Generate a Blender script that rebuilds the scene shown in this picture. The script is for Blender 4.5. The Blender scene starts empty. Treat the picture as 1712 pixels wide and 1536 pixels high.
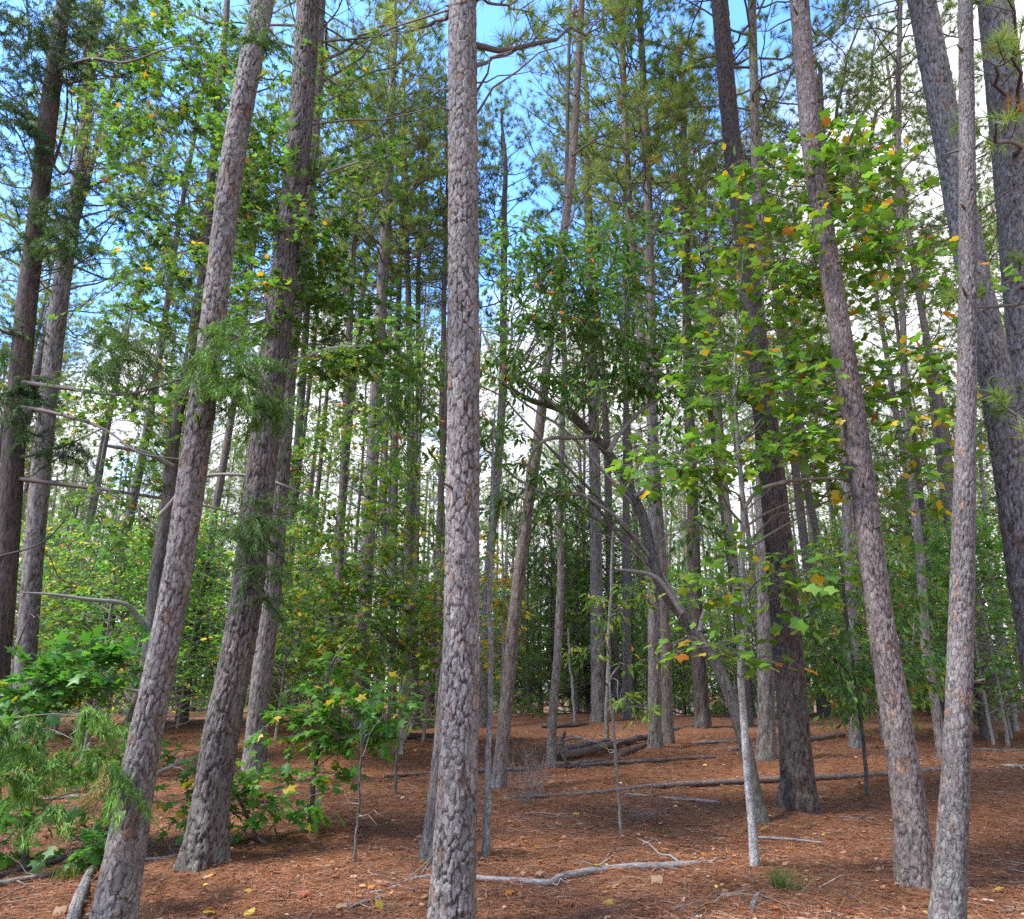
import bpy, math, time
import numpy as np
from mathutils import Vector, Matrix, Quaternion

T0 = time.time()
rng = np.random.default_rng(7)
R = math.radians
scene = bpy.context.scene
col = scene.collection

# ------------------------------------------------------------------ camera, sky, sun, exposure
TILT = R(17.6); CAMZ = 1.6; F = 1200.0; IW, IH = 1712.0, 1536.0
cd = bpy.data.cameras.new('camera'); cam = bpy.data.objects.new('camera', cd); col.objects.link(cam)
cam.location = (0, 0, CAMZ); cam.rotation_euler = (R(90) + TILT, 0, 0)
cd.sensor_fit = 'HORIZONTAL'; cd.sensor_width = 36; cd.lens = 36 * F / IW
cd.clip_start = 0.05; cd.clip_end = 2000
scene.camera = cam

SUN_EL, SUN_AZ = R(54), R(248)          # azimuth clockwise from +Y (the camera looks along +Y)
w = bpy.data.worlds.new('World'); scene.world = w; w.use_nodes = True
nt = w.node_tree; nt.nodes.clear()
N = nt.nodes.new; Lk = nt.links.new
out = N('ShaderNodeOutputWorld'); bg = N('ShaderNodeBackground'); Lk(bg.outputs[0], out.inputs[0])
sky = N('ShaderNodeTexSky'); sky.sky_type = 'NISHITA'; sky.sun_disc = False
sky.sun_elevation = SUN_EL; sky.sun_rotation = SUN_AZ; sky.air_density = 1.0; sky.dust_density = 0.4; sky.ozone_density = 2.0
tc = N('ShaderNodeTexCoord'); sep = N('ShaderNodeSeparateXYZ'); Lk(tc.outputs['Generated'], sep.inputs[0])
def wm(op, a, b=None):
    m = N('ShaderNodeMath'); m.operation = op
    for i, v in enumerate((a, b)):
        if v is None: continue
        if isinstance(v, (int, float)): m.inputs[i].default_value = v
        else: Lk(v, m.inputs[i])
    return m.outputs[0]
zc = wm('MAXIMUM', sep.outputs[2], 0.0)
den = wm('ADD', zc, 0.35)
cmb = N('ShaderNodeCombineXYZ')
Lk(wm('DIVIDE', sep.outputs[0], den), cmb.inputs[0]); Lk(wm('DIVIDE', sep.outputs[1], den), cmb.inputs[1])
cmb.inputs[2].default_value = 3.7
nz = N('ShaderNodeTexNoise'); nz.inputs['Scale'].default_value = 1.9; nz.inputs['Detail'].default_value = 9; nz.inputs['Roughness'].default_value = 0.58
Lk(cmb.outputs[0], nz.inputs['Vector'])
# cloud cover is thicker low down and towards +X
b1 = wm('SUBTRACT', 0.47, zc)
b2 = wm('MULTIPLY', wm('MAXIMUM', sep.outputs[0], -0.1), 0.65)
msk = wm('ADD', wm('ADD', nz.outputs['Fac'], b1), b2)
mr = N('ShaderNodeMapRange'); mr.interpolation_type = 'SMOOTHSTEP'
mr.inputs['From Min'].default_value = 0.43; mr.inputs['From Max'].default_value = 0.58
Lk(msk, mr.inputs['Value'])
SKY_STRENGTH = 0.15
CLOUD = 0.34
mul = N('ShaderNodeMix'); mul.data_type = 'RGBA'; mul.blend_type = 'MULTIPLY'; mul.inputs[0].default_value = 1
Lk(sky.outputs[0], mul.inputs[6]); mul.inputs[7].default_value = (0.46, 0.68, 0.98, 1)
mx = N('ShaderNodeMix'); mx.data_type = 'RGBA'
Lk(mr.outputs[0], mx.inputs[0]); Lk(mul.outputs[2], mx.inputs[6])
c_ = CLOUD / SKY_STRENGTH
nz2 = N('ShaderNodeTexNoise'); nz2.inputs['Scale'].default_value = 4.5; nz2.inputs['Detail'].default_value = 7; Lk(cmb.outputs[0], nz2.inputs['Vector'])
cr = N('ShaderNodeValToRGB'); Lk(nz2.outputs['Fac'], cr.inputs[0])
cr.color_ramp.elements[0].position = .32; cr.color_ramp.elements[0].color = (c_ * .50 / 4, c_ * .525 / 4, c_ * .57 / 4, 1)
cr.color_ramp.elements[1].position = .60; cr.color_ramp.elements[1].color = (c_ * .99 / 4, c_ / 4, c_ * 1.03 / 4, 1)
cs = N('ShaderNodeVectorMath'); cs.operation = 'SCALE'; cs.inputs['Scale'].default_value = 4; Lk(cr.outputs[0], cs.inputs[0])
Lk(cs.outputs[0], mx.inputs[7])
Lk(mx.outputs[2], bg.inputs[0]); bg.inputs[1].default_value = SKY_STRENGTH

sd = bpy.data.lights.new('sun', 'SUN'); sun = bpy.data.objects.new('sun', sd); col.objects.link(sun)
sd.energy = 1.5; sd.angle = R(12); sd.color = (1, 0.95, 0.87)
sv = Vector((math.sin(SUN_AZ) * math.cos(SUN_EL), math.cos(SUN_AZ) * math.cos(SUN_EL), math.sin(SUN_EL)))
sun.rotation_euler = sv.to_track_quat('Z', 'Y').to_euler()
sun.location = (0, -5, 30)

scene.view_settings.view_transform = 'Standard'; scene.view_settings.look = 'None'
scene.view_settings.gamma = 1; scene.view_settings.use_curve_mapping = False
scene.view_settings.exposure = 2.62
scene.render.engine = 'CYCLES'
cy = scene.cycles
cy.max_bounces = 6; cy.diffuse_bounces = 4; cy.transmission_bounces = 4; cy.glossy_bounces = 2; cy.transparent_max_bounces = 4
cy.caustics_reflective = False; cy.caustics_refractive = False
cy.use_denoising = False; cy.use_adaptive_sampling = True; cy.adaptive_threshold = 0.01; cy.use_light_tree = False

# ------------------------------------------------------------------ pixel <-> place helpers
ct, st = math.cos(TILT), math.sin(TILT)
FWD = np.array([0, ct, st]); UP = np.array([0, -st, ct]); RT = np.array([1.0, 0, 0]); CAM = np.array([0, 0, CAMZ])
def ray(px, py): return FWD + (px - IW / 2) / F * RT + (IH / 2 - py) / F * UP
def at(px, py, Y):
    d = ray(px, py); return CAM + d * (Y / d[1])
def axial(p): return float(np.dot(np.asarray(p) - CAM, FWD))
HX = [-20, 3, 6, 10, 15, 19, 22, 27, 36, 60, 120, 600]
HZ = [-0.1, 0, 0.02, 0.17, 0.48, 0.75, 0.84, 0.65, 0.1, -1.0, -2.0, -2.0]
# smooth profile
_yy = np.linspace(-20, 620, 12801); _hh = np.interp(_yy, HX, HZ)
_k = np.hanning(61); _k /= _k.sum(); _hs = np.convolve(np.pad(_hh, 30, 'edge'), _k, 'valid')
def hg(x, y):
    x = np.asarray(x, float); y = np.asarray(y, float)
    b = np.interp(y, _yy, _hs)
    b = b + 0.05 * np.sin(x * 0.55 + 0.3 * y) * np.clip(y / 8, 0, 1) + 0.035 * np.sin(y * 0.9 + x * 0.35 + 1.0)
    return b
def ground_at(px, py):
    d = ray(px, py); Y = np.arange(2.5, 120, 0.02)
    P = CAM[None] + d[None] * (Y / d[1])[:, None]
    below = P[:, 2] <= hg(P[:, 0], P[:, 1])
    i = int(np.argmax(below)) if below.any() else len(Y) - 1
    p = P[i].copy(); p[2] = float(hg(p[0], p[1])); return p

# ------------------------------------------------------------------ mesh helpers
def mesh_np(name, V, Fc, colr=None, mat=None, smooth=False, bk=None):
    V = np.ascontiguousarray(V, np.float32); Fc = np.ascontiguousarray(Fc, np.int32)
    me = bpy.data.meshes.new(name); n = Fc.shape[1]
    me.vertices.add(len(V)); me.vertices.foreach_set('co', V.ravel())
    me.loops.add(Fc.size); me.loops.foreach_set('vertex_index', Fc.ravel())
    me.polygons.add(len(Fc)); me.polygons.foreach_set('loop_start', np.arange(0, Fc.size, n, dtype=np.int32))
    me.update(calc_edges=True)
    if smooth: me.polygons.foreach_set('use_smooth', np.ones(len(Fc), bool))
    if colr is not None:
        a = me.attributes.new('Col', 'FLOAT_COLOR', 'POINT')
        c4 = np.ones((len(V), 4), np.float32); c4[:, :3] = colr
        a.data.foreach_set('color', c4.ravel())
    if bk is not None:
        a = me.attributes.new('bk', 'FLOAT_VECTOR', 'POINT'); b3 = np.zeros((len(V), 3), np.float32); b3[:len(bk)] = bk; a.data.foreach_set('vector', b3.ravel())
    if mat: me.materials.append(mat)
    return me
def link(name, me, parent=None, loc=None):
    o = bpy.data.objects.new(name, me); col.objects.link(o)
    if parent is not None: o.parent = parent
    if loc is not None: o.location = loc
    return o
def tag(o, label=None, cat=None, group=None, kind=None):
    if label: o['label'] = label
    if cat: o['category'] = cat
    if group: o['group'] = group
    if kind: o['kind'] = kind
    return o
def thing(name, loc, label, cat, group=None):
    e = bpy.data.objects.new(name, None); col.objects.link(e); e.location = [float(v) for v in loc]; e.empty_display_size = 0.2
    return tag(e, label, cat, group)
def nrm(v): return v / np.maximum(np.linalg.norm(v, axis=-1, keepdims=True), 1e-9)
def spline(P, n):
    P = np.asarray(P, float)
    if len(P) == 2: return P[0] + (P[1] - P[0]) * np.linspace(0, 1, n)[:, None]
    Q = np.vstack([2 * P[0] - P[1], P, 2 * P[-1] - P[-2]]); res = []
    m = 24
    for i in range(len(P) - 1):
        p0, p1, p2, p3 = Q[i:i + 4]; t = np.linspace(0, 1, m, endpoint=False)[:, None]
        res.append(0.5 * (2 * p1 + (p2 - p0) * t + (2 * p0 - 5 * p1 + 4 * p2 - p3) * t ** 2 + (-p0 + 3 * p1 - 3 * p2 + p3) * t ** 3))
    D = np.vstack(res + [P[-1:]])
    s = np.r_[0, np.cumsum(np.linalg.norm(np.diff(D[:, :3], axis=0), axis=1))]
    t = np.linspace(0, s[-1], n)
    return np.stack([np.interp(t, s, D[:, k]) for k in range(D.shape[1])], 1)
def frames(P):
    T = nrm(np.gradient(P, axis=0)); n = len(P)
    a = np.array([0, 1.0, 0]) if abs(T[0][1]) < 0.8 else np.array([0, 0, 1.0])
    Nn = np.zeros_like(P); v = a - T[0] * a.dot(T[0]); Nn[0] = v / np.linalg.norm(v)
    for i in range(1, n):
        v = Nn[i - 1] - T[i] * Nn[i - 1].dot(T[i]); Nn[i] = v / np.linalg.norm(v)
    return T, Nn, np.cross(T, Nn)
def tubes(polys, sides=5, colr=(0.2, 0.17, 0.15), cj=0.15):
    """many thin tapered tubes as one set of quads: polys = [(pts, radii)]"""
    Vs, Fs, Cs = [], [], []; off = 0
    th = np.arange(sides) * 2 * math.pi / sides; c, s = np.cos(th), np.sin(th)
    big_sides = sides
    for it in polys:
        P, r = np.asarray(it[0], float), np.asarray(it[1], float); sides = 3 if r.max() < .0095 else big_sides
        th = np.arange(sides) * 2 * math.pi / sides; c, s = np.cos(th), np.sin(th); cc = it[2] if len(it) > 2 else colr
        n = len(P); T = nrm(np.gradient(P, axis=0))
        d = T.mean(0); a = np.array([0, 0, 1.0]) if abs(d[2]) < 0.8 * np.linalg.norm(d) + 1e-9 else np.array([1.0, 0, 0])
        A = nrm(np.cross(T, a)); B = np.cross(T, A)
        V = P[:, None] + r[:, None, None] * (A[:, None] * c[None, :, None] + B[:, None] * s[None, :, None])
        Vs.append(V.reshape(-1, 3))
        i = np.arange(n - 1)[:, None] * sides; j = np.arange(sides)[None]; j2 = (j + 1) % sides
        Fs.append(np.stack([i + j, i + j2, i + sides + j2, i + sides + j], -1).reshape(-1, 4) + off)
        Cs.append(np.asarray(cc)[None] * (1 + cj * rng.standard_normal((n * sides, 1)) * 0.6 + cj * rng.standard_normal()))
        off += n * sides
    return np.vstack(Vs), np.vstack(Fs), np.clip(np.vstack(Cs), 0.01, 1)
_tab = rng.random((1024, 1024, 3))
def h2(ix, iy, k=0): return _tab[(ix * 7 + 13 * k) % 1024, (iy * 3 + 101 * k) % 1024]
def vnoise(x, y, k=0):
    ix, iy = np.floor(x).astype(int), np.floor(y).astype(int); fx, fy = x - ix, y - iy
    fx = fx * fx * (3 - 2 * fx); fy = fy * fy * (3 - 2 * fy)
    g = lambda a, b: _tab[(a + 37 * k) % 1024, (b + 59 * k) % 1024, 0]
    return (g(ix, iy) * (1 - fx) + g(ix + 1, iy) * fx) * (1 - fy) + (g(ix, iy + 1) * (1 - fx) + g(ix + 1, iy + 1) * fx) * fy
def sstep(a, b, x):
    t = np.clip((x - a) / (b - a), 0, 1); return t * t * (3 - 2 * t)

STY = {  # plate width, plate height, depth, plate colours, crack colour, odd colour, share of odd, lichen
 'pine':   dict(cw=.050, ch=.140, dp=.023, c0=(.165, .139, .128), c1=(.285, .256, .243), ck=(.058, .042, .035), odd=(.23, .135, .095), po=.04, li=.7),
 'red':    dict(cw=.046, ch=.120, dp=.019, c0=(.170, .128, .112), c1=(.245, .203, .185), ck=(.055, .037, .031), odd=(.215, .125, .088), po=.08, li=.5),
 'deep':   dict(cw=.040, ch=.210, dp=.030, c0=(.105, .085, .077), c1=(.165, .142, .131), ck=(.050, .038, .033), odd=(.17, .12, .10), po=.05, li=.9),
 'charred': dict(cw=.043, ch=.170, dp=.022, c0=(.070, .052, .046), c1=(.120, .095, .085), ck=(.030, .023, .020), odd=(.115, .062, .047), po=.15, li=.7),
 'cedar':  dict(cw=.022, ch=.450, dp=.010, c0=(.075, .055, .045), c1=(.120, .092, .078), ck=(.033, .024, .020), odd=(.12, .07, .05), po=.10, li=.2),
 'smooth': dict(cw=.060, ch=.120, dp=.003, c0=(.190, .170, .152), c1=(.27, .255, .235), ck=(.14, .12, .11), odd=(.28, .295, .25), po=.25, li=.9),
 'white':  dict(cw=.050, ch=.070, dp=.002, c0=(.36, .345, .32), c1=(.45, .435, .41), ck=(.26, .24, .22), odd=(.22, .205, .185), po=.12, li=.1),
 'grey':   dict(cw=.030, ch=.120, dp=.006, c0=(.115, .095, .082), c1=(.165, .145, .128), ck=(.065, .052, .044), odd=(.16, .16, .135), po=.15, li=.6),
 'log':    dict(cw=.055, ch=.090, dp=.012, c0=(.155, .115, .10), c1=(.235, .19, .175), ck=(.07, .05, .042), odd=(.22, .13, .09), po=.15, li=0),
 'dry':    dict(cw=.030, ch=.220, dp=.004, c0=(.24, .21, .19), c1=(.35, .32, .29), ck=(.13, .105, .09), odd=(.19, .135, .10), po=.15, li=0),
}
STY['slim'] = dict(STY['pine'], c0=(.130, .109, .100), c1=(.225, .200, .188), po=.05, cw=.040, ch=.100)
def cells(cx, cyy, nc, seed, pw=3.0, jx_=.36, jy_=.42):
    ix, iy = np.floor(cx).astype(int), np.floor(cyy).astype(int)
    F1 = np.full(cx.shape, 9.0); F2 = np.full(cx.shape, 9.0); ID = np.zeros(cx.shape + (3,)); DY = np.zeros(cx.shape)
    for di in (-1, 0, 1):
        for dj in (-1, 0, 1):
            jx, jy = (ix + di) % nc, iy + dj
            h = h2(jx + seed * 31, jy % 1000, 1); g = h2(jx + seed * 31, jy % 1000, 2)
            off = .5 * (jx % 2)        # neighbouring columns of plates are staggered
            dx = cx - (ix + di + .5 + jx_ * (h[..., 0] - .5) * 2); dy = cyy - (jy + off + jy_ * (h[..., 1] - .5) * 2)
            d = (np.abs(dx) ** pw + np.abs(dy * .9) ** pw) ** (1 / pw)
            c1 = d < F1
            F2 = np.where(c1, F1, np.minimum(F2, d)); F1 = np.where(c1, d, F1)
            ID = np.where(c1[..., None], g, ID); DY = np.where(c1, dy, DY)
    return F2 - F1, ID, DY
def barked(P, rad, nu, style, seed=0, flare=0.0, cap=False, s0=0.0):
    """tube with bark plates as relief; returns verts, quads, colours"""
    S = STY[style]; n = len(P); T, A, B = frames(P)
    s = np.r_[0, np.cumsum(np.linalg.norm(np.diff(P, axis=0), axis=1))] + s0
    th = np.arange(nu) / nu; Rm = float(np.median(rad[: max(3, n // 2)]))
    k = min(1.0, max(0.25, Rm / 0.15)); sc = 0.55 + 0.45 * k
    nc = max(6, 2 * int(round(math.pi * Rm / (S['cw'] * sc))))
    U, Vv = np.meshgrid(th, s)
    win = np.sin(math.pi * U) ** .5
    w1 = (vnoise(U * nc * .7 + seed * 3.1, Vv / .20, seed) - .5) * win; w2 = (vnoise(U * nc * 2.6, Vv / .035, seed + 31) - .5) * win
    w3 = vnoise(U * nc * 1.1, Vv / .09, seed + 5) - .5; w4 = vnoise(U * nc * 3.1, Vv / .03, seed + 6) - .5
    cx = U * nc + .75 * w1 + .35 * w2; cyy = Vv / (S['ch'] * sc) + (.7 * w3 + .25 * w4) * win + 17.3 * seed
    e, ID, DY = cells(cx, cyy, nc, seed)
    e2, ID2, DY2 = cells(cx * 2 + .5 * w2, cyy * 2.3 + .5 * w4, 2 * nc, seed + 77, 2.4, .42, .45)
    plate = sstep(0.0, 0.13, e + .10 * (ID2[..., 0] - .5) * sstep(0, .1, e)); fl2 = sstep(0, .16, e2)
    crk = .60 + .40 * sstep(.25, .65, vnoise(U * nc * .45, Vv / .30, seed + 41)); plate = 1 - (1 - plate) * crk
    fine = vnoise(U * nc * 6, Vv / 0.014, seed + 9) - .5
    fine2 = vnoise(U * nc * 2.3, Vv / 0.045, seed + 11) - .5
    dsp = S['dp'] * k * (plate * (.62 + .34 * ID[..., 0]) - .5 - .22 * np.clip(DY, -.7, .7) * plate + plate * (.16 * ID2[..., 1] * fl2 - .06 * DY2) + .08 * fine + .10 * fine2)
    rr = rad[:, None] + dsp
    if flare > 0:
        fl = np.exp(-np.maximum(Vv, 0) / (0.20 + rad[0] * .5))
        lob = 1 + .35 * np.sin(2 * math.pi * U * 5 + seed) + .22 * np.sin(2 * math.pi * U * 3 + 2 * seed)
        rr = rr * (1 + flare * fl * lob)
    an = th * 2 * math.pi
    V = P[:, None] + rr[..., None] * (A[:, None] * np.cos(an)[None, :, None] + B[:, None] * np.sin(an)[None, :, None])
    c0, c1_, ck, od = (np.array(S[q]) for q in ('c0', 'c1', 'ck', 'odd'))
    m = (.45 * ID[..., 1] + .55 * ID2[..., 2])[..., None]
    C = c0 + (c1_ - c0) * m
    oddm = ((ID[..., 2] < S['po'] * 1.2) & (ID2[..., 1] < .6)) | (ID2[..., 0] < S['po'] * .25)
    C = np.where(oddm[..., None], od * (.75 + .5 * m), C)
    C = C * (1 + .30 * fine[..., None] + .25 * fine2[..., None])
    pl = np.clip(plate * (.62 + .38 * fl2), 0, 1)[..., None]
    C = ck * (1 - pl) + C * pl
    if S['li'] > 0:
        lz = sstep(.50, .72, vnoise(U * nc * .8, Vv / .13, seed + 3) * .6 + .4 * vnoise(U * nc * 3.5, Vv / .03, seed + 4)) * (np.exp(-np.maximum(Vv, 0) / .8) * .8 + .10) * S['li']
        C = C * (1 - np.clip(lz, 0, .75)[..., None]) + np.array([.215, .235, .185]) * np.clip(lz, 0, .75)[..., None]
    big = vnoise(U * 3, Vv / .9, seed + 21)[..., None]
    C = C * (.60 + .32 * big)
    V = V.reshape(-1, 3); C = C.reshape(-1, 3)
    i = np.arange(n - 1)[:, None] * nu; j = np.arange(nu)[None]; j2 = (j + 1) % nu
    Q = np.stack([i + j, i + j2, i + nu + j2, i + nu + j], -1).reshape(-1, 4)
    if cap:
        for e_, sgn in ((0, 1), (n - 1, -1)):
            ring = V[e_ * nu:(e_ + 1) * nu]; base = len(V)
            cen = ring.mean(0)
            inner = cen + (ring - cen) * .02 + T[e_] * rad[e_] * .05 * sgn
            V = np.vstack([V, ring, inner]); wood = np.array([.34, .24, .15])
            C = np.vstack([C, np.tile(wood * .8, (nu, 1)), np.tile(wood, (nu, 1))])
            jj = np.arange(nu); q = np.stack([base + jj, base + (jj + 1) % nu, base + nu + (jj + 1) % nu, base + nu + jj], -1)
            Q = np.vstack([Q, q if sgn < 0 else q[:, ::-1]])
    global LAST_BK
    LAST_BK = np.stack([cx + 3 * seed, cyy, np.zeros_like(cx) + .37 * seed], -1).reshape(-1, 3)
    return V, Q, np.clip(C, .01, .9)

# ------------------------------------------------------------------ materials
def newmat(name):
    m = bpy.data.materials.new(name); m.use_nodes = True; m.node_tree.nodes.clear(); return m, m.node_tree
def attr_mat(name, rough=.85, bump=.4, bscale=90, var=.25, spec=.25, objvar=0.0):
    m, t = newmat(name); n, l = t.nodes.new, t.links.new
    o = n('ShaderNodeOutputMaterial'); b = n('ShaderNodeBsdfPrincipled'); l(b.outputs[0], o.inputs[0])
    b.inputs['Roughness'].default_value = rough; b.inputs['Specular IOR Level'].default_value = spec
    a = n('ShaderNodeAttribute'); a.attribute_name = 'Col'
    co = n('ShaderNodeTexCoord'); nz = n('ShaderNodeTexNoise'); l(co.outputs['Object'], nz.inputs['Vector'])
    nz.inputs['Scale'].default_value = bscale; nz.inputs['Detail'].default_value = 4
    nf = n('ShaderNodeTexNoise'); l(co.outputs['Object'], nf.inputs['Vector']); nf.inputs['Scale'].default_value = bscale * .36; nf.inputs['Detail'].default_value = 6; nf.inputs['Roughness'].default_value = .75
    av = n('ShaderNodeMath'); av.operation = 'ADD'; l(nz.outputs['Fac'], av.inputs[0]); l(nf.outputs['Fac'], av.inputs[1])
    mr = n('ShaderNodeMapRange'); l(av.outputs[0], mr.inputs['Value']); mr.inputs['From Min'].default_value = .7; mr.inputs['From Max'].default_value = 1.3
    mr.inputs['To Min'].default_value = 1 - var; mr.inputs['To Max'].default_value = 1 + var
    mm = n('ShaderNodeMix'); mm.data_type = 'RGBA'; mm.blend_type = 'MULTIPLY'; mm.inputs[0].default_value = 1
    l(a.outputs['Color'], mm.inputs[6]); l(mr.outputs[0], mm.inputs[7])
    l(mm.outputs[2], b.inputs['Base Color'])
    bp = n('ShaderNodeBump'); bp.inputs['Strength'].default_value = bump; bp.inputs['Distance'].default_value = .006
    l(nz.outputs['Fac'], bp.inputs['Height']); l(bp.outputs[0], b.inputs['Normal'])
    return m
def far_bark_mat():
    """plates from cell noise, for trunks too far to tell the plates apart"""
    m, t = newmat('pine_bark_far'); n, l = t.nodes.new, t.links.new
    o = n('ShaderNodeOutputMaterial'); b = n('ShaderNodeBsdfPrincipled'); l(b.outputs[0], o.inputs[0]); b.inputs['Roughness'].default_value = .9
    co = n('ShaderNodeTexCoord'); mp = n('ShaderNodeMapping'); l(co.outputs['Object'], mp.inputs[0]); mp.inputs['Scale'].default_value = (16, 16, 7)
    v = n('ShaderNodeTexVoronoi'); v.feature = 'DISTANCE_TO_EDGE'; l(mp.outputs[0], v.inputs['Vector'])
    v2 = n('ShaderNodeTexVoronoi'); l(mp.outputs[0], v2.inputs['Vector'])
    r = n('ShaderNodeValToRGB'); l(v2.outputs['Color'], r.inputs[0])
    r.color_ramp.elements[0].color = (.155, .122, .108, 1); r.color_ramp.elements[1].color = (.25, .215, .20, 1)
    mr = n('ShaderNodeMapRange'); l(v.outputs['Distance'], mr.inputs['Value']); mr.inputs['From Max'].default_value = .14
    mx = n('ShaderNodeMix'); mx.data_type = 'RGBA'; l(mr.outputs[0], mx.inputs[0]); mx.inputs[6].default_value = (.055, .04, .034, 1); l(r.outputs[0], mx.inputs[7])
    oi = n('ShaderNodeObjectInfo'); hs = n('ShaderNodeHueSaturation'); m2 = n('ShaderNodeMapRange'); l(oi.outputs['Random'], m2.inputs['Value'])
    m2.inputs['To Min'].default_value = .7; m2.inputs['To Max'].default_value = 1.2; l(m2.outputs[0], hs.inputs['Value']); l(mx.outputs[2], hs.inputs['Color'])
    l(hs.outputs[0], b.inputs['Base Color'])
    bp = n('ShaderNodeBump'); bp.inputs['Distance'].default_value = .02; l(mr.outputs[0], bp.inputs['Height']); l(bp.outputs[0], b.inputs['Normal'])
    return m
def leaf_mat(name, trans=.4, rough=.42, tint=(1.25, 1.25, .6), spec=.3, objvar=.25):
    m, t = newmat(name); n, l = t.nodes.new, t.links.new
    o = n('ShaderNodeOutputMaterial'); b = n('ShaderNodeBsdfPrincipled'); tr = n('ShaderNodeBsdfTranslucent'); mix = n('ShaderNodeMixShader')
    b.inputs['Roughness'].default_value = rough; b.inputs['Specular IOR Level'].default_value = spec
    a = n('ShaderNodeAttribute'); a.attribute_name = 'Col'
    oi = n('ShaderNodeObjectInfo'); mr = n('ShaderNodeMapRange'); l(oi.outputs['Random'], mr.inputs['Value'])
    mr.inputs['To Min'].default_value = 1 - objvar; mr.inputs['To Max'].default_value = 1 + objvar
    hs = n('ShaderNodeHueSaturation'); l(a.outputs['Color'], hs.inputs['Color']); l(mr.outputs[0], hs.inputs['Value'])
    l(hs.outputs[0], b.inputs['Base Color'])
    mm = n('ShaderNodeMix'); mm.data_type = 'RGBA'; mm.blend_type = 'MULTIPLY'; mm.inputs[0].default_value = 1
    l(hs.outputs[0], mm.inputs[6]); mm.inputs[7].default_value = (*tint, 1); l(mm.outputs[2], tr.inputs['Color'])
    mix.inputs[0].default_value = trans
    l(b.outputs[0], mix.inputs[1]); l(tr.outputs[0], mix.inputs[2]); l(mix.outputs[0], o.inputs[0])
    return m
def bark_mat():
    """grain and thin flaking edges on top of the modelled plates"""
    m = attr_mat('bark', bump=.7, bscale=130, var=.30); t = m.node_tree; n, l = t.nodes.new, t.links.new
    b = [q for q in t.nodes if q.type == 'BSDF_PRINCIPLED'][0]; src = b.inputs['Base Color'].links[0].from_socket; nsrc = b.inputs['Normal'].links[0].from_socket
    at_ = n('ShaderNodeAttribute'); at_.attribute_name = 'bk'
    nz = n('ShaderNodeTexNoise'); nz.inputs['Scale'].default_value = 2.2; nz.inputs['Detail'].default_value = 5; l(at_.outputs['Vector'], nz.inputs['Vector'])
    mv = n('ShaderNodeVectorMath'); mv.operation = 'MULTIPLY_ADD'; l(nz.outputs['Color'], mv.inputs[0]); mv.inputs[1].default_value = (.55, .55, 0); l(at_.outputs['Vector'], mv.inputs[2])
    mp = n('ShaderNodeMapping'); l(mv.outputs[0], mp.inputs[0]); mp.inputs['Scale'].default_value = (1.35, 1.7, 1)
    v = n('ShaderNodeTexVoronoi'); v.feature = 'DISTANCE_TO_EDGE'; v.inputs['Scale'].default_value = 1; l(mp.outputs[0], v.inputs['Vector'])
    v2 = n('ShaderNodeTexVoronoi'); v2.inputs['Scale'].default_value = 1; l(mp.outputs[0], v2.inputs['Vector'])
    r1 = n('ShaderNodeMapRange'); l(v.outputs['Distance'], r1.inputs['Value']); r1.inputs['From Max'].default_value = .055; r1.inputs['To Min'].default_value = .38; r1.inputs['To Max'].default_value = 1
    sp_ = n('ShaderNodeSeparateColor'); l(v2.outputs['Color'], sp_.inputs[0])
    r2 = n('ShaderNodeMapRange'); l(sp_.outputs[0], r2.inputs['Value']); r2.inputs['To Min'].default_value = .80; r2.inputs['To Max'].default_value = 1.25
    ml = n('ShaderNodeMath'); ml.operation = 'MULTIPLY'; l(r1.outputs[0], ml.inputs[0]); l(r2.outputs[0], ml.inputs[1])
    mm = n('ShaderNodeMix'); mm.data_type = 'RGBA'; mm.blend_type = 'MULTIPLY'; mm.inputs[0].default_value = 1; l(src, mm.inputs[6]); l(ml.outputs[0], mm.inputs[7])
    l(mm.outputs[2], b.inputs['Base Color'])
    hh = n('ShaderNodeMath'); hh.operation = 'ADD'; l(r1.outputs[0], hh.inputs[0]); l(sp_.outputs[1], hh.inputs[1])
    bp = n('ShaderNodeBump'); bp.inputs['Strength'].default_value = .8; bp.inputs['Distance'].default_value = .006; l(hh.outputs[0], bp.inputs['Height']); l(nsrc, bp.inputs['Normal']); l(bp.outputs[0], b.inputs['Normal'])
    return m
M_BARK = bark_mat()
M_WOOD = attr_mat('dead_wood', bump=.4, bscale=60, rough=.9)
M_TWIG = attr_mat('twig', bump=.2, bscale=60)
M_FAR = far_bark_mat()
M_LEAF = leaf_mat('broad_leaf', trans=.52, objvar=.12)
M_NEEDLE = leaf_mat('pine_needle', trans=.46, rough=.5, tint=(1.2, 1.15, .6), objvar=.22)
M_CEDAR = leaf_mat('cedar_spray', trans=.30, rough=.6, objvar=.05)
M_LITTER = leaf_mat('dry_litter', trans=.12, rough=.8, tint=(1.1, .9, .7), spec=.15, objvar=0)
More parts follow.
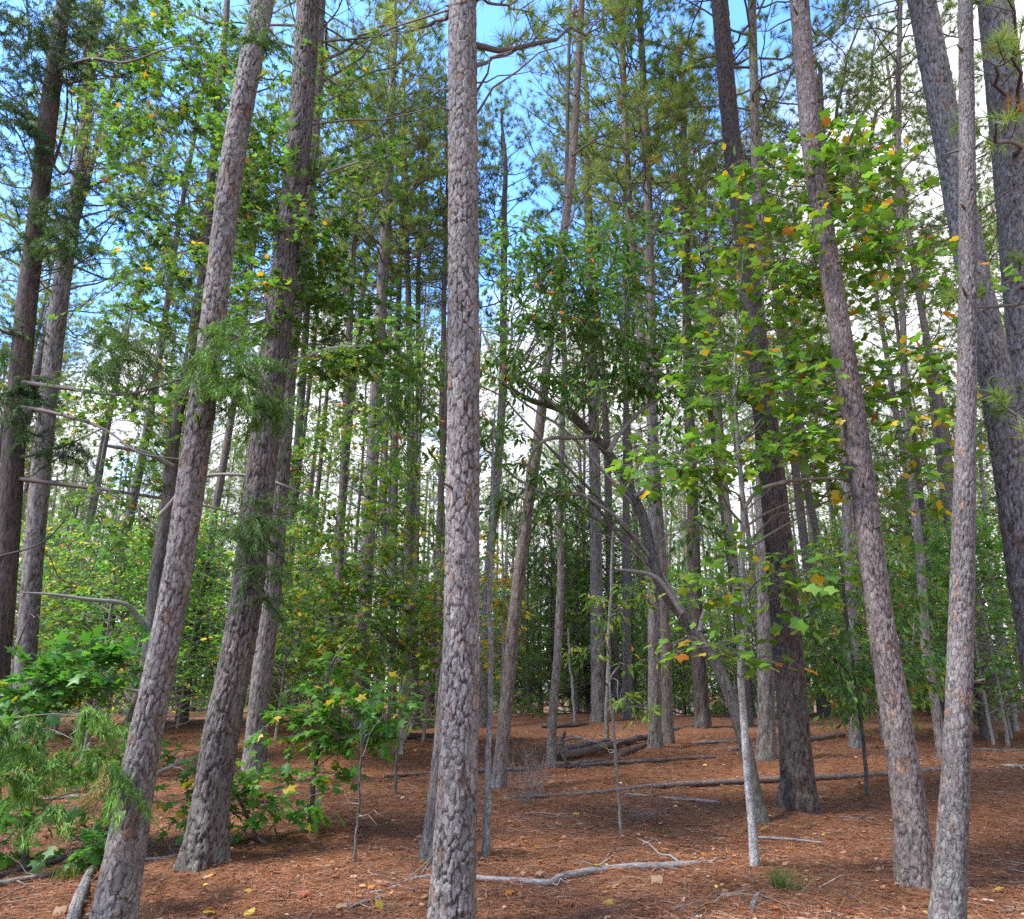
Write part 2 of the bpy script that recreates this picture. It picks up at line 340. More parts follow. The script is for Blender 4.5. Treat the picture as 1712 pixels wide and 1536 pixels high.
def ground_mat():
    m, t = newmat('needle_floor'); n, l = t.nodes.new, t.links.new
    o = n('ShaderNodeOutputMaterial'); b = n('ShaderNodeBsdfPrincipled'); l(b.outputs[0], o.inputs[0]); b.inputs['Roughness'].default_value = .95; b.inputs['Specular IOR Level'].default_value = .1
    co = n('ShaderNodeTexCoord')
    def noise(s, d=5, rgh=.6, sc=None):
        q = n('ShaderNodeTexNoise'); q.inputs['Scale'].default_value = s; q.inputs['Detail'].default_value = d; q.inputs['Roughness'].default_value = rgh
        if sc:
            mp = n('ShaderNodeMapping'); l(co.outputs['Object'], mp.inputs[0]); mp.inputs['Scale'].default_value = sc[0]; mp.inputs['Rotation'].default_value = (0, 0, sc[1]); l(mp.outputs[0], q.inputs['Vector'])
        else: l(co.outputs['Object'], q.inputs['Vector'])
        return q
    big = noise(.9, 4); fine = noise(45, 6, .7); s1 = noise(22, 4, .7, ((1, 9, 1), .6)); s2 = noise(22, 4, .7, ((9, 1, 1), .9))
    r = n('ShaderNodeValToRGB'); e = r.color_ramp.elements
    e[0].position = .30; e[0].color = (.052, .025, .015, 1); e[1].position = .72; e[1].color = (.31, .148, .075, 1)
    x = e.new(.5); x.color = (.152, .067, .033, 1)
    def mth(op, a, b_):
        q = n('ShaderNodeMath'); q.operation = op
        for i, v in enumerate((a, b_)):
            if isinstance(v, (int, float)): q.inputs[i].default_value = v
            else: l(v, q.inputs[i])
        return q.outputs[0]
    sm = mth('MAXIMUM', s1.outputs[0], s2.outputs[0])
    f = mth('ADD', mth('MULTIPLY', sm, .46), mth('ADD', mth('MULTIPLY', fine.outputs[0], .31), mth('MULTIPLY', big.outputs[0], .26)))
    l(f, r.inputs[0]); l(r.outputs[0], b.inputs['Base Color'])
    bp = n('ShaderNodeBump'); bp.inputs['Strength'].default_value = .8; bp.inputs['Distance'].default_value = .03; l(f, bp.inputs['Height']); l(bp.outputs[0], b.inputs['Normal'])
    return m

FEET = []     # trunk feet: needles heap up against them

# ------------------------------------------------------------------ leaves
def tmpl(left, top, cen, fold=.22, bend=.18):
    L_ = [(0, 0)] + left + [top]; Rr = [(x, -y) for x, y in reversed(left)]
    o = np.array(L_ + Rr, float); v = np.vstack([[cen], o]); z = -fold * np.abs(v[:, 1]) - bend * v[:, 0] ** 2
    z[0] += .02
    n = len(o); f = np.array([(0, 1 + i, 1 + (i + 1) % n) for i in range(n)])[:, ::-1]
    return np.c_[v, z], f
L_STAR = tmpl([(.10, .40), (.29, .16), (.60, .44), (.63, .14)], (1, 0), (.36, 0))
L_TULIP = tmpl([(.0, .20), (.20, .44), (.47, .27), (.84, .40)], (.80, 0), (.42, 0), fold=.12)
L_OBL = (np.array([(0, 0, 0), (.32, .17, .03), (.34, 0, .0), (.32, -.17, .03), (.68, .14, -.10), (.70, 0, -.13), (.68, -.14, -.10), (1, 0, -.34)]),
         np.array([(0, 2, 1), (0, 3, 2), (1, 2, 5), (1, 5, 4), (2, 3, 6), (2, 6, 5), (4, 5, 7), (5, 6, 7)]))
L_SIMP = (np.array([(0, 0, 0), (.45, .30, -.05), (1, 0, -.15), (.45, -.30, -.05), (.5, 0, .05)]), np.array([(0, 4, 1), (1, 4, 2), (2, 4, 3), (3, 4, 0)]))
def place(tp, pos, d, nn, size, colr):
    v, f = tp; n = len(pos)
    d = nrm(d); s = nrm(np.cross(nn, d)); u = np.cross(d, s)
    wd_ = rng.uniform(.72, 1.15, (n, 1, 1)); cu = rng.uniform(-.6, 2.2, (n, 1, 1)) * (1 if len(v) > 5 else .6)   # each leaf its own width and curl
    V = pos[:, None] + size[:, None, None] * (v[None, :, 0, None] * d[:, None] + wd_ * v[None, :, 1, None] * s[:, None] + cu * v[None, :, 2, None] * u[:, None])
    Fc = f[None] + (np.arange(n) * len(v))[:, None, None]
    C = np.repeat(colr[:, None], len(v), 1)
    return V.reshape(-1, 3), Fc.reshape(-1, 3), C.reshape(-1, 3)
PAL = {  # (share, colour)
 'gum':   [(.62, (.070, .148, .030)), (.28, (.105, .20, .038)), (.08, (.18, .22, .035)), (.02, (.48, .27, .03))],
 'maple': [(.72, (.070, .20, .036)), (.26, (.115, .265, .046)), (.02, (.42, .35, .04))],
 'fresh': [(.55, (.095, .24, .035)), (.40, (.14, .29, .05)), (.05, (.5, .36, .04))],
 'mixed': [(.44, (.120, .245, .044)), (.36, (.185, .32, .052)), (.14, (.31, .36, .05)), (.065, (.60, .40, .035)), (.015, (.5, .14, .05))],
 'bent':  [(.58, (.085, .185, .040)), (.38, (.140, .26, .055)), (.025, (.30, .25, .04)), (.015, (.5, .15, .08))],
 'tulip': [(.44, (.120, .25, .036)), (.37, (.175, .32, .046)), (.12, (.27, .34, .045)), (.05, (.62, .40, .03)), (.02, (.45, .17, .03))],
 'gold':  [(.35, (.12, .22, .04)), (.25, (.32, .34, .04)), (.32, (.68, .46, .035)), (.08, (.6, .22, .05))],
}
def palette(name, n):
    p = PAL[name]; k = rng.choice(len(p), n, p=np.array([q[0] for q in p]) / sum(q[0] for q in p))
    c = np.array([q[1] for q in p])[k]
    return np.clip(c * (1 + .22 * rng.standard_normal((n, 1))).clip(.5, 1.6), .01, .8), k

def bow(a, b, lift, n=7, wob=.06):
    a, b = np.asarray(a, float), np.asarray(b, float); t = np.linspace(0, 1, n)[:, None]; L = np.linalg.norm(b - a)
    P = a + (b - a) * t; P[:, 2] += (4 * t * (1 - t))[:, 0] * lift * L
    P[1:-1] += rng.standard_normal((n - 2, 3)) * wob * L * .5
    return spline(P, n * 2 - 1)

class Grow:
    """collects branches and leaf seats"""
    def __init__(s): s.br = []; s.pos = []; s.dir = []; s.nor = []
    def twigs(s, c, axis, ntw, lpt, tl, droop):
        for _ in range(ntw):
            d = nrm(axis * .6 + rng.standard_normal(3) * np.array([1, 1, .45])); L = tl * rng.uniform(.6, 1.25)
            t = np.linspace(0, 1, 5)[:, None]; P = c + d * L * t; P[:, 2] -= (t[:, 0] ** 2) * L * droop; P[1:] += rng.standard_normal((4, 3)) * L * .04
            s.br.append((P, np.linspace(.0032, .0013, 5)))
            m = max(1, int(lpt * rng.uniform(.6, 1.4))); tt = np.r_[rng.uniform(.25, 1, m - 1), 1.0]
            q = np.stack([np.interp(tt, t[:, 0], P[:, k]) for k in range(3)], 1)
            side = nrm(np.cross(d, [0, 0, 1.0])) * np.where(np.arange(m) % 2, 1, -1)[:, None]
            ld = nrm(d * .7 + side * rng.uniform(.3, 1.1, (m, 1)) + rng.standard_normal((m, 3)) * .3 - np.array([0, 0, droop * .8]))
            ld[-1] = nrm(d - np.array([0, 0, droop]))
            q = q + ld * .03
            s.pos.append(q); s.dir.append(ld); s.nor.append(nrm(np.array([0, 0, 1.0]) + rng.standard_normal((m, 3)) * .45))
    def arrays(s): return np.vstack(s.pos), np.vstack(s.dir), np.vstack(s.nor)

def trunk_path(pts, Y=None, dY=0.0, ext=None, n=200, nfine=None, below=.15):
    """pts: (px,py,width px) from the base up -> world path, radii, base point"""
    base = ground_at(pts[0][0], pts[0][1]) if Y is None else np.array([*at(pts[0][0], pts[0][1], Y)[:2], 0.0])
    base[2] = hg(base[0], base[1]); Yb = base[1]
    W = []
    for k, (x, y, wd) in enumerate(pts):
        p = base.copy() if k == 0 else at(x, y, Yb + dY * k / max(1, len(pts) - 1))
        W.append([*p, wd / 2 / F * axial(p)])
    W = np.array(W)
    D = spline(W, n)
    if W[0, 3] < .09:
        q_ = np.linspace(0, 1, n); ph_ = pts[0][0]; am = np.clip(.16 * W[0, 3], .003, .012) * 1.6 * np.sin(np.pi * q_) ** .5
        D[:, 0] += am * (np.sin(q_ * 17 + ph_) + .6 * np.sin(q_ * 41 + ph_ * 2)); D[:, 1] += am * np.cos(q_ * 13 + ph_)
    if ext is not None and D[-1, 2] < ext:
        a, b = D[-1], D[int(n * .7)]; d = nrm(a[:3] - b[:3]); d = nrm(d + np.array([0, 0, .25])); L = (ext - a[2]) / max(d[2], .3)
        m = 26; t = np.linspace(0, 1, m + 1)[1:, None]
        P = a[:3] + d * L * t + np.c_[np.sin(t * 5) * .10 * t, np.cos(t * 4) * .1 * t, t * 0]
        r = a[3] + (min(.045, a[3] * .4) - a[3]) * t ** 1.1
        D = np.vstack([D, np.hstack([P, r])])
    FEET.append((base[0], base[1], W[0, 3]))
    lead = D[0].copy(); lead[2] -= below
    D = np.vstack([lead, D]); return D[:, :3], D[:, 3], base
def detail_trunk(root, base, P, r, nu, style, seed, flare=.3, name='trunk', cap=False, nover=None):
    V, Q, C = barked(P, r, nu, style, seed, flare, cap, s0=-.15 if flare else 0)
    return link(name, mesh_np(name, V - base, Q, C, M_BARK, True, LAST_BK), root)
def add_branches(root, base, br, name='branches', sides=5, colr=(.20, .175, .155), mat=None):
    V, Q, C = tubes(br, sides, colr); return link(name, mesh_np(name, V - base, Q, C, mat or M_TWIG, True), root)
def pix_branch(pts, Y, dYend=0.0, n=14):
    W = []
    for k, (x, y, wd) in enumerate(pts):
        p = at(x, y, Y + dYend * k / (len(pts) - 1)); W.append([*p, wd / 2 / F * axial(p)])
    D = spline(np.array(W), n); return D[:, :3], D[:, 3]

_leafmesh = {}
def leaf_mesh(key, tp, c):
    k = (key, tuple(np.round(c, 3)))
    if k not in _leafmesh: _leafmesh[k] = mesh_np('leaf', tp[0], tp[1], np.tile(c, (len(tp[0]), 1)), M_LEAF)
    return _leafmesh[k]
def hardwood(name, label, cat, pts, style, zones, tp, tkey, size, pal, nu=14, n=70, seed=1, group=None, single=0, extra=(), dY=0.0, Y=None, droop=.25, twl=.34, bcol=(.20, .175, .15), flare=.25, ext=None, dens=1.7, ldens=1.3):
    P, r, base = trunk_path(pts, Y=Y, dY=dY, n=n, ext=ext); root = thing(name, base, label, cat, group)
    detail_trunk(root, base, P, r, nu, style, seed, flare)
    g = Grow(); Yb = base[1]
    for z in zones:
        px, py, rx, ry, dy, ryd, ncl, lpc = z; ncl = int(ncl * dens); lpc *= ldens; rx *= 1.12; ry *= 1.12
        cl = []
        while len(cl) < ncl:
            q = rng.uniform(-1, 1, 3)
            if (q ** 2).sum() < 1: cl.append(at(px + q[0] * rx, py + q[1] * ry, max(3.0, Yb + dy + q[2] * ryd)))
        cl = np.array(cl); nl = max(1, ncl // 7); limbs = []
        for k in range(nl):
            tg = cl[rng.integers(len(cl))]; hd = np.linalg.norm(tg[:2] - base[:2])
            zz = tg[2] - hd * rng.uniform(.25, .7); i = int(np.argmin(np.abs(P[:, 2] - max(zz, base[2] + .25 * (P[-1, 2] - base[2])))))
            Lb = bow(P[i], tg, .06 + .08 * rng.random(), 7); r0 = min(r[i] * .55, .006 + .006 * np.linalg.norm(tg - P[i])); rr = np.linspace(r0, .004, len(Lb))
            limbs.append(Lb); g.br.append((Lb, rr))
        LP = np.vstack([l_[len(l_) // 3:] for l_ in limbs])
        for c in cl:
            j = int(np.argmin(np.linalg.norm(LP - c, axis=1) + rng.random(len(LP)) * .25)); sb = bow(LP[j], c, .05, 5)
            ax = nrm(c - LP[j] + 1e-6); g.br.append((sb, np.linspace(.0055, .0025, len(sb))))
            g.twigs(c, ax, 4, lpc / 4, twl, droop)
    for e in extra:
        P2, r2 = pix_branch(e[0], Yb + e[1], e[2], 24); add_branches(root, base, [(P2, r2)], 'branch', 7, e[3] if len(e) > 3 else bcol, M_TWIG)
    add_branches(root, base, g.br, colr=bcol)
    pos, d, nn = g.arrays(); m = len(pos)
    c, k = palette(pal, m); sz = size * rng.uniform(.65, 1.25, m)
    one = np.zeros(m, bool)
    if single:
        rel = pos - CAM; ax = rel @ FWD; X = rel @ RT / ax * F + IW / 2; Yp = IH / 2 - rel @ UP / ax * F
        app = sz / ax * ((X > 0) & (X < IW) & (Yp > 0) & (Yp < IH)); one[np.argsort(-app)[:single]] = True
        s_ = nrm(np.cross(nn, nrm(d))); u_ = np.cross(nrm(d), s_); dd = nrm(d)
        for i in np.where(one)[0]:
            cc = np.array(PAL[pal][k[i]][1]) * (.8, 1.0, 1.25)[i % 3]
            o = link('leaf', leaf_mesh(tkey, tp, cc), root)
            o.matrix_local = Matrix(((dd[i][0] * sz[i], s_[i][0] * sz[i], u_[i][0] * sz[i], pos[i][0] - base[0]), (dd[i][1] * sz[i], s_[i][1] * sz[i], u_[i][1] * sz[i], pos[i][1] - base[1]), (dd[i][2] * sz[i], s_[i][2] * sz[i], u_[i][2] * sz[i], pos[i][2] - base[2]), (0, 0, 0, 1)))
    q = ~one
    if q.any():
        V, Fc, C = place(tp, pos[q], d[q], nn[q], sz[q], c[q]); o = link('foliage' if single else 'crown', mesh_np('foliage', V - base, Fc, C, M_LEAF), root)
        if single: tag(o, kind='stuff')
    return root

# ------------------------------------------------------------------ pine needles
def needles(pos, d, n=26, ln=.20, wd=.0105, base_c=(.11, .205, .05), hi=(.32, .39, .085), dead=.03, spread=(.25, 1.25)):
    m = len(pos); d = nrm(np.asarray(d)); a = nrm(np.cross(d, rng.standard_normal((m, 3)))); b = np.cross(d, a)
    ph = rng.uniform(0, 2 * math.pi, (m, n)); el = rng.uniform(*spread, (m, n)); L = ln * rng.uniform(.65, 1.15, (m, n))
    dr = d[:, None] * np.cos(el)[..., None] + (a[:, None] * np.cos(ph)[..., None] + b[:, None] * np.sin(ph)[..., None]) * np.sin(el)[..., None]
    st_ = pos[:, None] + d[:, None] * rng.uniform(-.07, .04, (m, n, 1)); tip = st_ + dr * L[..., None]; tip[..., 2] -= .03
    sd_ = nrm(np.cross(dr, rng.standard_normal((m, n, 3)))) * wd / 2
    V = np.stack([st_ - sd_, st_ + sd_, tip], 2).reshape(-1, 3); Fc = np.arange(m * n * 3).reshape(-1, 3)
    mixf = rng.random((m, 1)) ** 1.5; c = np.array(base_c) * (1 - mixf) + np.array(hi) * mixf
    c = np.where(rng.random((m, 1)) < dead, np.array([.26, .13, .05]), c)
    C = np.repeat(c[:, None], n * 3, 1).reshape(-1, 3); return V, Fc, C
def pine_limb(p0, d0, L, r0, br, tp, td, up=.35, tw=8, bare=.3, tuft=3, tlen=.55):
    n = 9; t = np.linspace(0, 1, n); d0 = nrm(d0); side = nrm(np.cross(d0, [0, 0, 1.0]))
    P = p0 + d0 * L * t[:, None]; P[:, 2] += up * L * t ** 2.2
    P[1:] += np.cumsum(rng.standard_normal((n - 1, 3)) * .022 * L, 0)
    br.append((P, np.linspace(r0, max(.006, r0 * .25), n)))
    for k in range(tw):
        u = bare + (1 - bare) * (k + rng.random()) / tw if k < tw - 1 else 1.0
        c = np.array([np.interp(u, t, P[:, q]) for q in range(3)])
        i = min(n - 2, int(u * (n - 1))); fd = nrm(P[i + 1] - P[i])
        dd = nrm(fd + side * (1 if k % 2 else -1) * rng.uniform(.4, 1.2) + np.array([0, 0, rng.uniform(-.1, .8)]) + rng.standard_normal(3) * .2)
        if u == 1.0: dd = fd
        l2 = tlen * rng.uniform(.5, 1.2); s5 = np.linspace(0, 1, 5)[:, None]; Q = c + dd * l2 * s5; Q[:, 2] += .25 * l2 * s5[:, 0] ** 2
        br.append((Q, np.linspace(.009, .004, 5)))
        for q in range(tuft):
            f = 1 - .30 * q * rng.uniform(.7, 1.1); pp = c + (Q[-1] - c) * f; d2 = nrm(Q[-1] - Q[-2])
            if q: # short side shoots
                d2 = nrm(d2 + rng.standard_normal(3) * .7 + np.array([0, 0, .3])); p2 = pp + d2 * rng.uniform(.08, .22); br.append((np.array([pp, p2]), np.array([.004, .003]))); pp = p2
            tp.append(pp); td.append(d2)
def crown_proto(H, Lmax, nb, ndead, seed, young=False):
    global rng
    keep = rng; rng = np.random.default_rng(seed)
    br, tp, td = [], [], []
    for k in range(nb):
        t = (k + rng.random()) / nb; z = H * t; ph = k * 2.4 + rng.normal() * .5
        shp = (1 - t) ** .75 * (.75 + .5 * rng.random()) + .14
        if not young: shp *= .55 + .45 * min(1, t / .22)
        L = Lmax * shp; e = R(-2 + 50 * t + rng.normal() * 9)
        pine_limb(np.array([0, 0, z]), np.array([math.cos(ph) * math.cos(e), math.sin(ph) * math.cos(e), math.sin(e)]), L, .008 + .007 * L, br, tp, td, up=.30,
                  tw=max(3, int(L * 4.4)), bare=.28 if not young else .15, tlen=.5)
    tp.append(np.array([0, 0, H])); td.append(np.array([0, 0, 1.0]))
    br.append((np.array([[0, 0, H * .8], [0, 0, H]]), np.array([.03, .012])))
    for k in range(ndead):   # bare dead branches under the crown
        z = -rng.random() ** 1.3 * H * .75; ph = rng.uniform(0, 6.28); L = rng.uniform(.5, 2.0); e = rng.normal() * .3
        d = np.array([math.cos(ph) * math.cos(e), math.sin(ph) * math.cos(e), math.sin(e)]); P = np.array([0, 0, z]) + d * L * np.linspace(0, 1, 6)[:, None]
        P[1:] += np.cumsum(rng.standard_normal((5, 3)) * .05 * L, 0); br.append((P, np.linspace(.013, .003, 6)))
        for q in range(3):
            i = rng.integers(2, 5); d2 = nrm(d + rng.standard_normal(3) * .7); br.append((np.array([P[i], P[i] + d2 * L * rng.uniform(.15, .4)]), np.array([.005, .002])))
    V, Q, C = tubes(br, 5, (.135, .11, .10)); mb = mesh_np('branches', V, Q, C, M_TWIG, True)
    V, Fc, C = needles(np.array(tp), np.array(td), n=34 if not young else 26, hi=(.33, .395, .085) if not young else (.20, .32, .08)); mn = mesh_np('crown', V, Fc, C, M_NEEDLE)
    rng = keep
    return H, mb, mn
CROWNS = [crown_proto(9.0, 3.0, 52, 16, 11), crown_proto(10.5, 3.3, 58, 18, 12), crown_proto(8.0, 2.6, 46, 14, 13), crown_proto(11.5, 3.0, 60, 20, 14), crown_proto(7.0, 2.3, 40, 18, 15)]
YOUNG = [crown_proto(5.5, 2.0, 52, 0, 21, True), crown_proto(7.5, 2.4, 62, 0, 22, True)]
print('crowns', round(time.time() - T0, 1))

def put_crown(root, loc, axis, k, sc=1.0, rz=0.0):
    H, mb, mn = CROWNS[k]; q = Vector((0, 0, 1)).rotation_difference(Vector(axis)) @ Quaternion((0, 0, 1), rz)
    for nm, me_ in (('branches', mb), ('crown', mn)):
        o = link(nm, me_, root, [float(v) for v in loc]); o.rotation_mode = 'QUATERNION'; o.rotation_quaternion = q; o.scale = (sc,) * 3
def pine(label, pts, style='pine', nu=40, n=280, H=23.0, ck=0, sc=1.0, seed=1, flare=.3, Y=None, dY=0.0, name='pine_tree', cat='pine tree', group=None, limbs=(), crown=True):
    slim = {'deep': .84}.get(style, .94) if nu >= 44 else 1.0
    pts = [(x_, y_, w_ * slim) for x_, y_, w_ in pts]
    P, r, base = trunk_path(pts, Y=Y, dY=dY, ext=H + hg(0, 0), n=n); root = thing(name, base, label, cat, group)
    detail_trunk(root, base, P, r, nu, style, seed, flare)
    if nu >= 80:      # snapped-off branch stubs
        for q in range(6):
            i = int(rng.integers(n // 8, n - 5)); ph = rng.uniform(0, 6.28); d = nrm(np.array([math.cos(ph), math.sin(ph) - .3, .25])); L = rng.uniform(.04, .12)
            p0 = P[i] + d * r[i] * .9; add_branches(root, base, [(np.array([p0 - d * .02, p0 + d * .012, p0 + d * (.012 + L * .6), p0 + d * (.012 + L)]), np.array([.022, .014, .009, .004]))], 'stub', 7, (.10, .08, .07))
    if crown:
        Hc = CROWNS[ck][0] * sc; zc = P[-1, 2] - Hc; i = int(np.argmin(np.abs(P[:, 2] - zc))); ax = nrm(P[-1] - P[i])
        put_crown(root, P[i] - base, ax, ck, sc, seed * 1.7)
    if limbs:
        for (a, b, yb, up, tw, tl) in limbs:
            br, tp, td = [], [], []
            p0 = at(a[0], a[1], base[1]); p1 = at(b[0], b[1], base[1] + yb); L = np.linalg.norm(p1 - p0)
            pine_limb(p0, p1 - p0 - np.array([0, 0, up * L]), L, .008 + .008 * L, br, tp, td, up=up, tw=tw, bare=.22, tuft=3, tlen=tl)
            lo = add_branches(root, base, br, 'limb', 6, (.095, .075, .067))
            V, Fc, C = needles(np.array(tp), np.array(td), n=30); link('needles', mesh_np('needles', V - base, Fc, C, M_NEEDLE), lo)
    return root

# ------------------------------------------------------------------ the pines one can tell apart
pine('straight grey-brown pine trunk standing alone in the middle of the view', [(754, 1578, 80), (757, 1500, 76), (764, 1330, 68), (770, 1150, 63), (774, 800, 56), (775, 500, 52), (774, 250, 49), (773, 0, 47)], 'pine', 120, 640, 25, 1, 1, 1, flare=.12,
     limbs=[((794, 75), (990, 52), 1.6, .04, 10, .5), ((795, 0), (905, 35), .8, .0, 8, .5), ((793, 110), (870, 95), 1.2, .1, 5, .4), ((752, 20), (650, 30), 1.2, .1, 7, .5)])
pine('scaly leaning pine trunk beside the green cedar spray, lit bark', [(180, 1590, 76), (196, 1500, 68), (240, 1250, 54), (290, 1000, 47), (335, 700, 44), (361, 500, 40), (392, 250, 38), (440, 0, 36)], 'pine', 100, 500, 24, 0, 1, 2, flare=.12)
pine('stout deeply furrowed pine with flared base behind the maple sapling', [(338, 1452, 72), (352, 1350, 66), (370, 1230, 64), (412, 1000, 57), (446, 700, 52), (470, 500, 48), (499, 250, 43), (516, 0, 41)], 'deep', 100, 500, 26, 1, 1.05, 3, flare=.35)
pine('slightly leaning reddish pine trunk between the white sapling and the slim pine', [(1530, 1490, 58), (1520, 1350, 53), (1498, 1200, 48), (1466, 996, 42), (1428, 700, 38), (1396, 500, 34), (1358, 250, 32), (1336, 0, 31)], 'red', 96, 500, 24, 2, 1.1, 4, flare=.2)
pine('slim upright light grey pine in front of the leaning trunks', [(1580, 1590, 54), (1586, 1500, 51), (1600, 1250, 42), (1608, 996, 37), (1614, 750, 31), (1618, 500, 27), (1617, 250, 24), (1614, 0, 21)], 'slim', 88, 500, 22, 4, 1.2, 5, flare=.2)
pine('thick pine leaning inward behind the slim upright pine', [(1790, 1440, 62), (1762, 1250, 58), (1712, 940, 54), (1686, 760, 51), (1656, 590, 49), (1622, 430, 47), (1583, 220, 44), (1541, 0, 41)], 'pine', 80, 340, 25, 1, 1.05, 6)
pine('stout mottled pine trunk with needle sprays in the upper corner', [(1800, 1400, 74), (1772, 1100, 68), (1738, 760, 62), (1711, 500, 58), (1690, 260, 55), (1664, 0, 52)], 'pine', 80, 320, 26, 3, 1.05, 7,
     limbs=[((1690, 200), (1640, 40), -2.3, .1, 7, .45), ((1692, 260), (1660, 290), -2.6, .05, 7, .4), ((1710, 480), (1680, 440), -2.6, .0, 5, .4), ((1720, 640), (1690, 720), -2.6, .0, 5, .35), ((1690, 150), (1700, 90), -2.4, .1, 6, .4)])
pine('stout dark charred-looking pine behind the white-barked sapling', [(1338, 1366, 62), (1334, 1300, 54), (1326, 1200, 50), (1310, 996, 48), (1291, 800, 42), (1268, 600, 37), (1245, 400, 31), (1225, 250, 29), (1203, 0, 27)], 'charred', 84, 420, 24, 0, 1.1, 8, flare=.28)
pine('pine with moss-grey base just behind the stout dark pine', [(1282, 1274, 27), (1280, 1100, 25), (1277, 900, 22), (1270, 600, 18), (1263, 250, 14), (1257, 0, 12)], 'pine', 40, 210, 25, 3, 1.05, 9)
pine('slender crooked pine leaning behind the middle trunk, dark base', [(832, 1326, 22), (840, 1240, 21), (847, 1172, 21), (860, 1031, 20), (877, 887, 18), (898, 746, 17), (918, 580, 14), (940, 410, 13), (958, 260, 12), (973, 0, 9)], 'red', 36, 230, 24, 4, 1.0, 10, dY=1.2,
     limbs=[((957, 260), (1045, 170), .6, .2, 7, .5), ((962, 160), (905, 70), .4, .2, 7, .5), ((968, 70), (1050, -10), -.4, .2, 7, .5), ((950, 330), (890, 255), .5, .2, 6, .45), ((945, 380), (1010, 300), .4, .2, 6, .45)])
pine('greenish pine base half hidden behind the middle trunk', [(722, 1448, 38), (732, 1300, 33), (748, 1130, 30), (764, 900, 28), (772, 600, 25), (774, 300, 22), (775, 0, 20)], 'deep', 50, 220, 22, 2, 1.0, 11, flare=.35)
pine('pale-barked pine close behind the stout furrowed pine', [(422, 1312, 38), (438, 1130, 34), (457, 960, 31), (474, 740, 28), (486, 580, 26), (508, 400, 24), (524, 200, 22), (534, 0, 20)], 'pine', 52, 270, 23, 1, 1.0, 12,
     limbs=[((529, 110), (700, -10), .5, .12, 9, .6), ((522, 190), (745, 68), -.4, .05, 12, .6), ((512, 300), (744, 140), .6, .1, 10, .6), ((508, 320), (690, 250), -.6, .1, 9, .55), ((528, 140), (640, 0), 1.0, .2, 8, .6), ((500, 420), (640, 290), .8, .2, 7, .5), ((532, 60), (620, -60), -.6, .1, 7, .6), ((505, 350), (380, 200), .9, .2, 8, .6)])
pine('pale mottled pine behind the dark cedar trunk', [(30, 1300, 34), (48, 1040, 31), (72, 750, 29), (100, 500, 27), (120, 370, 23), (138, 250, 19), (160, 20, 13)], 'pine', 44, 220, 16, 2, 1.0, 13,
     limbs=[((125, 330), (250, 240), .3, .1, 7, .5), ((115, 390), (20, 320), .3, .1, 6, .5)])
pine('thin pine with bare roots beside the fallen log pile', [(922, 1286, 15), (926, 1172, 14), (935, 1013, 12), (938, 800, 10), (942, 600, 9), (945, 400, 7), (948, 250, 6)], 'pine', 28, 180, 25, 4, .8, 14, flare=.2)
pine('grey pine on the crest behind the log pile', [(1000, 1209, 21), (998, 1050, 20), (995, 816, 18), (990, 600, 16), (985, 400, 13), (980, 200, 10)], 'pine', 34, 180, 22, 2, .75, 15)
pine('pine at the far end of the log pile, one of a close pair', [(1095, 1252, 21), (1093, 1000, 19), (1091, 700, 17), (1087, 450, 14), (1081, 260, 12), (1070, 20, 9)], 'pine', 34, 190, 20, 2, 1.0, 16)
pine('paler second trunk of the close pair past the log pile', [(1117, 1245, 18), (1110, 1000, 16), (1090, 720, 14), (1064, 480, 13), (1050, 316, 11), (1040, 60, 9)], 'red', 32, 190, 21, 0, .9, 17)
pine('short dark pine trunk on the crest under the arching tree', [(1176, 1221, 24), (1168, 1100, 21), (1160, 900, 18), (1150, 600, 15), (1146, 400, 12), (1142, 200, 10)], 'charred', 34, 200, 20, 4, 1.1, 18)
pine('dark leaning pine beside the thin sapling near the reddish trunk', [(1432, 1252, 20), (1428, 1155, 18), (1420, 950, 16), (1408, 700, 13), (1390, 450, 11), (1376, 250, 10), (1370, 130, 9)], 'pine', 34, 220, 17, 4, .9, 19,
     limbs=[((1380, 300), (1500, 20), .6, .0, 10, .6), ((1384, 380), (1560, 60), -.5, .0, 11, .6), ((1378, 280), (1330, 60), .4, .2, 8, .55), ((1390, 440), (1520, 300), .5, .15, 7, .5), ((1376, 240), (1450, -20), -.4, .1, 8, .6)])
pine('tall thin pale pine rising behind the slim upright pine', [(1577, 1273, 15), (1562, 1172, 14), (1546, 1066, 14), (1532, 860, 12), (1516, 711, 11), (1507, 500, 9), (1501, 211, 8), (1505, 20, 7)], 'pine', 30, 200, 21, 4, .9, 20)
pine('tall forked pine with spreading limbs seen past the furrowed trunk', [(602, 1232, 24), (610, 1000, 22), (622, 780, 20), (632, 600, 19), (645, 387, 17), (652, 246, 14), (656, 120, 11)], 'pine', 36, 200, 22, 3, .95, 21,
     limbs=[((647, 350), (730, 250), .4, .2, 8, .6), ((646, 370), (560, 260), .4, .25, 8, .6), ((648, 380), (740, 400), -.4, .25, 7, .5), ((642, 430), (570, 350), -.4, .2, 7, .5)])
pine('slim reddish pine trunk in the gap beside the forked pine', [(562, 1226, 15), (566, 1000, 13), (576, 746, 12), (585, 535, 10), (592, 400, 8)], 'red', 30, 200, 18, 2, .9, 22)
pine('dark slender pine between the forked pine and the middle trunk', [(655, 1216, 13), (658, 950, 11), (662, 658, 10), (668, 450, 8)], 'pine', 28, 180, 19, 4, 1.0, 23)
pine('thin straight pine close against the middle trunk', [(733, 1222, 11), (735, 950, 10), (738, 746, 9), (742, 500, 8)], 'red', 28, 180, 20, 0, .85, 24)
pine('slim pine behind the crooked pine stem', [(806, 1218, 17), (814, 1000, 15), (838, 700, 13), (842, 500, 11), (843, 350, 9)], 'pine', 30, 200, 19, 2, 1.0, 25)
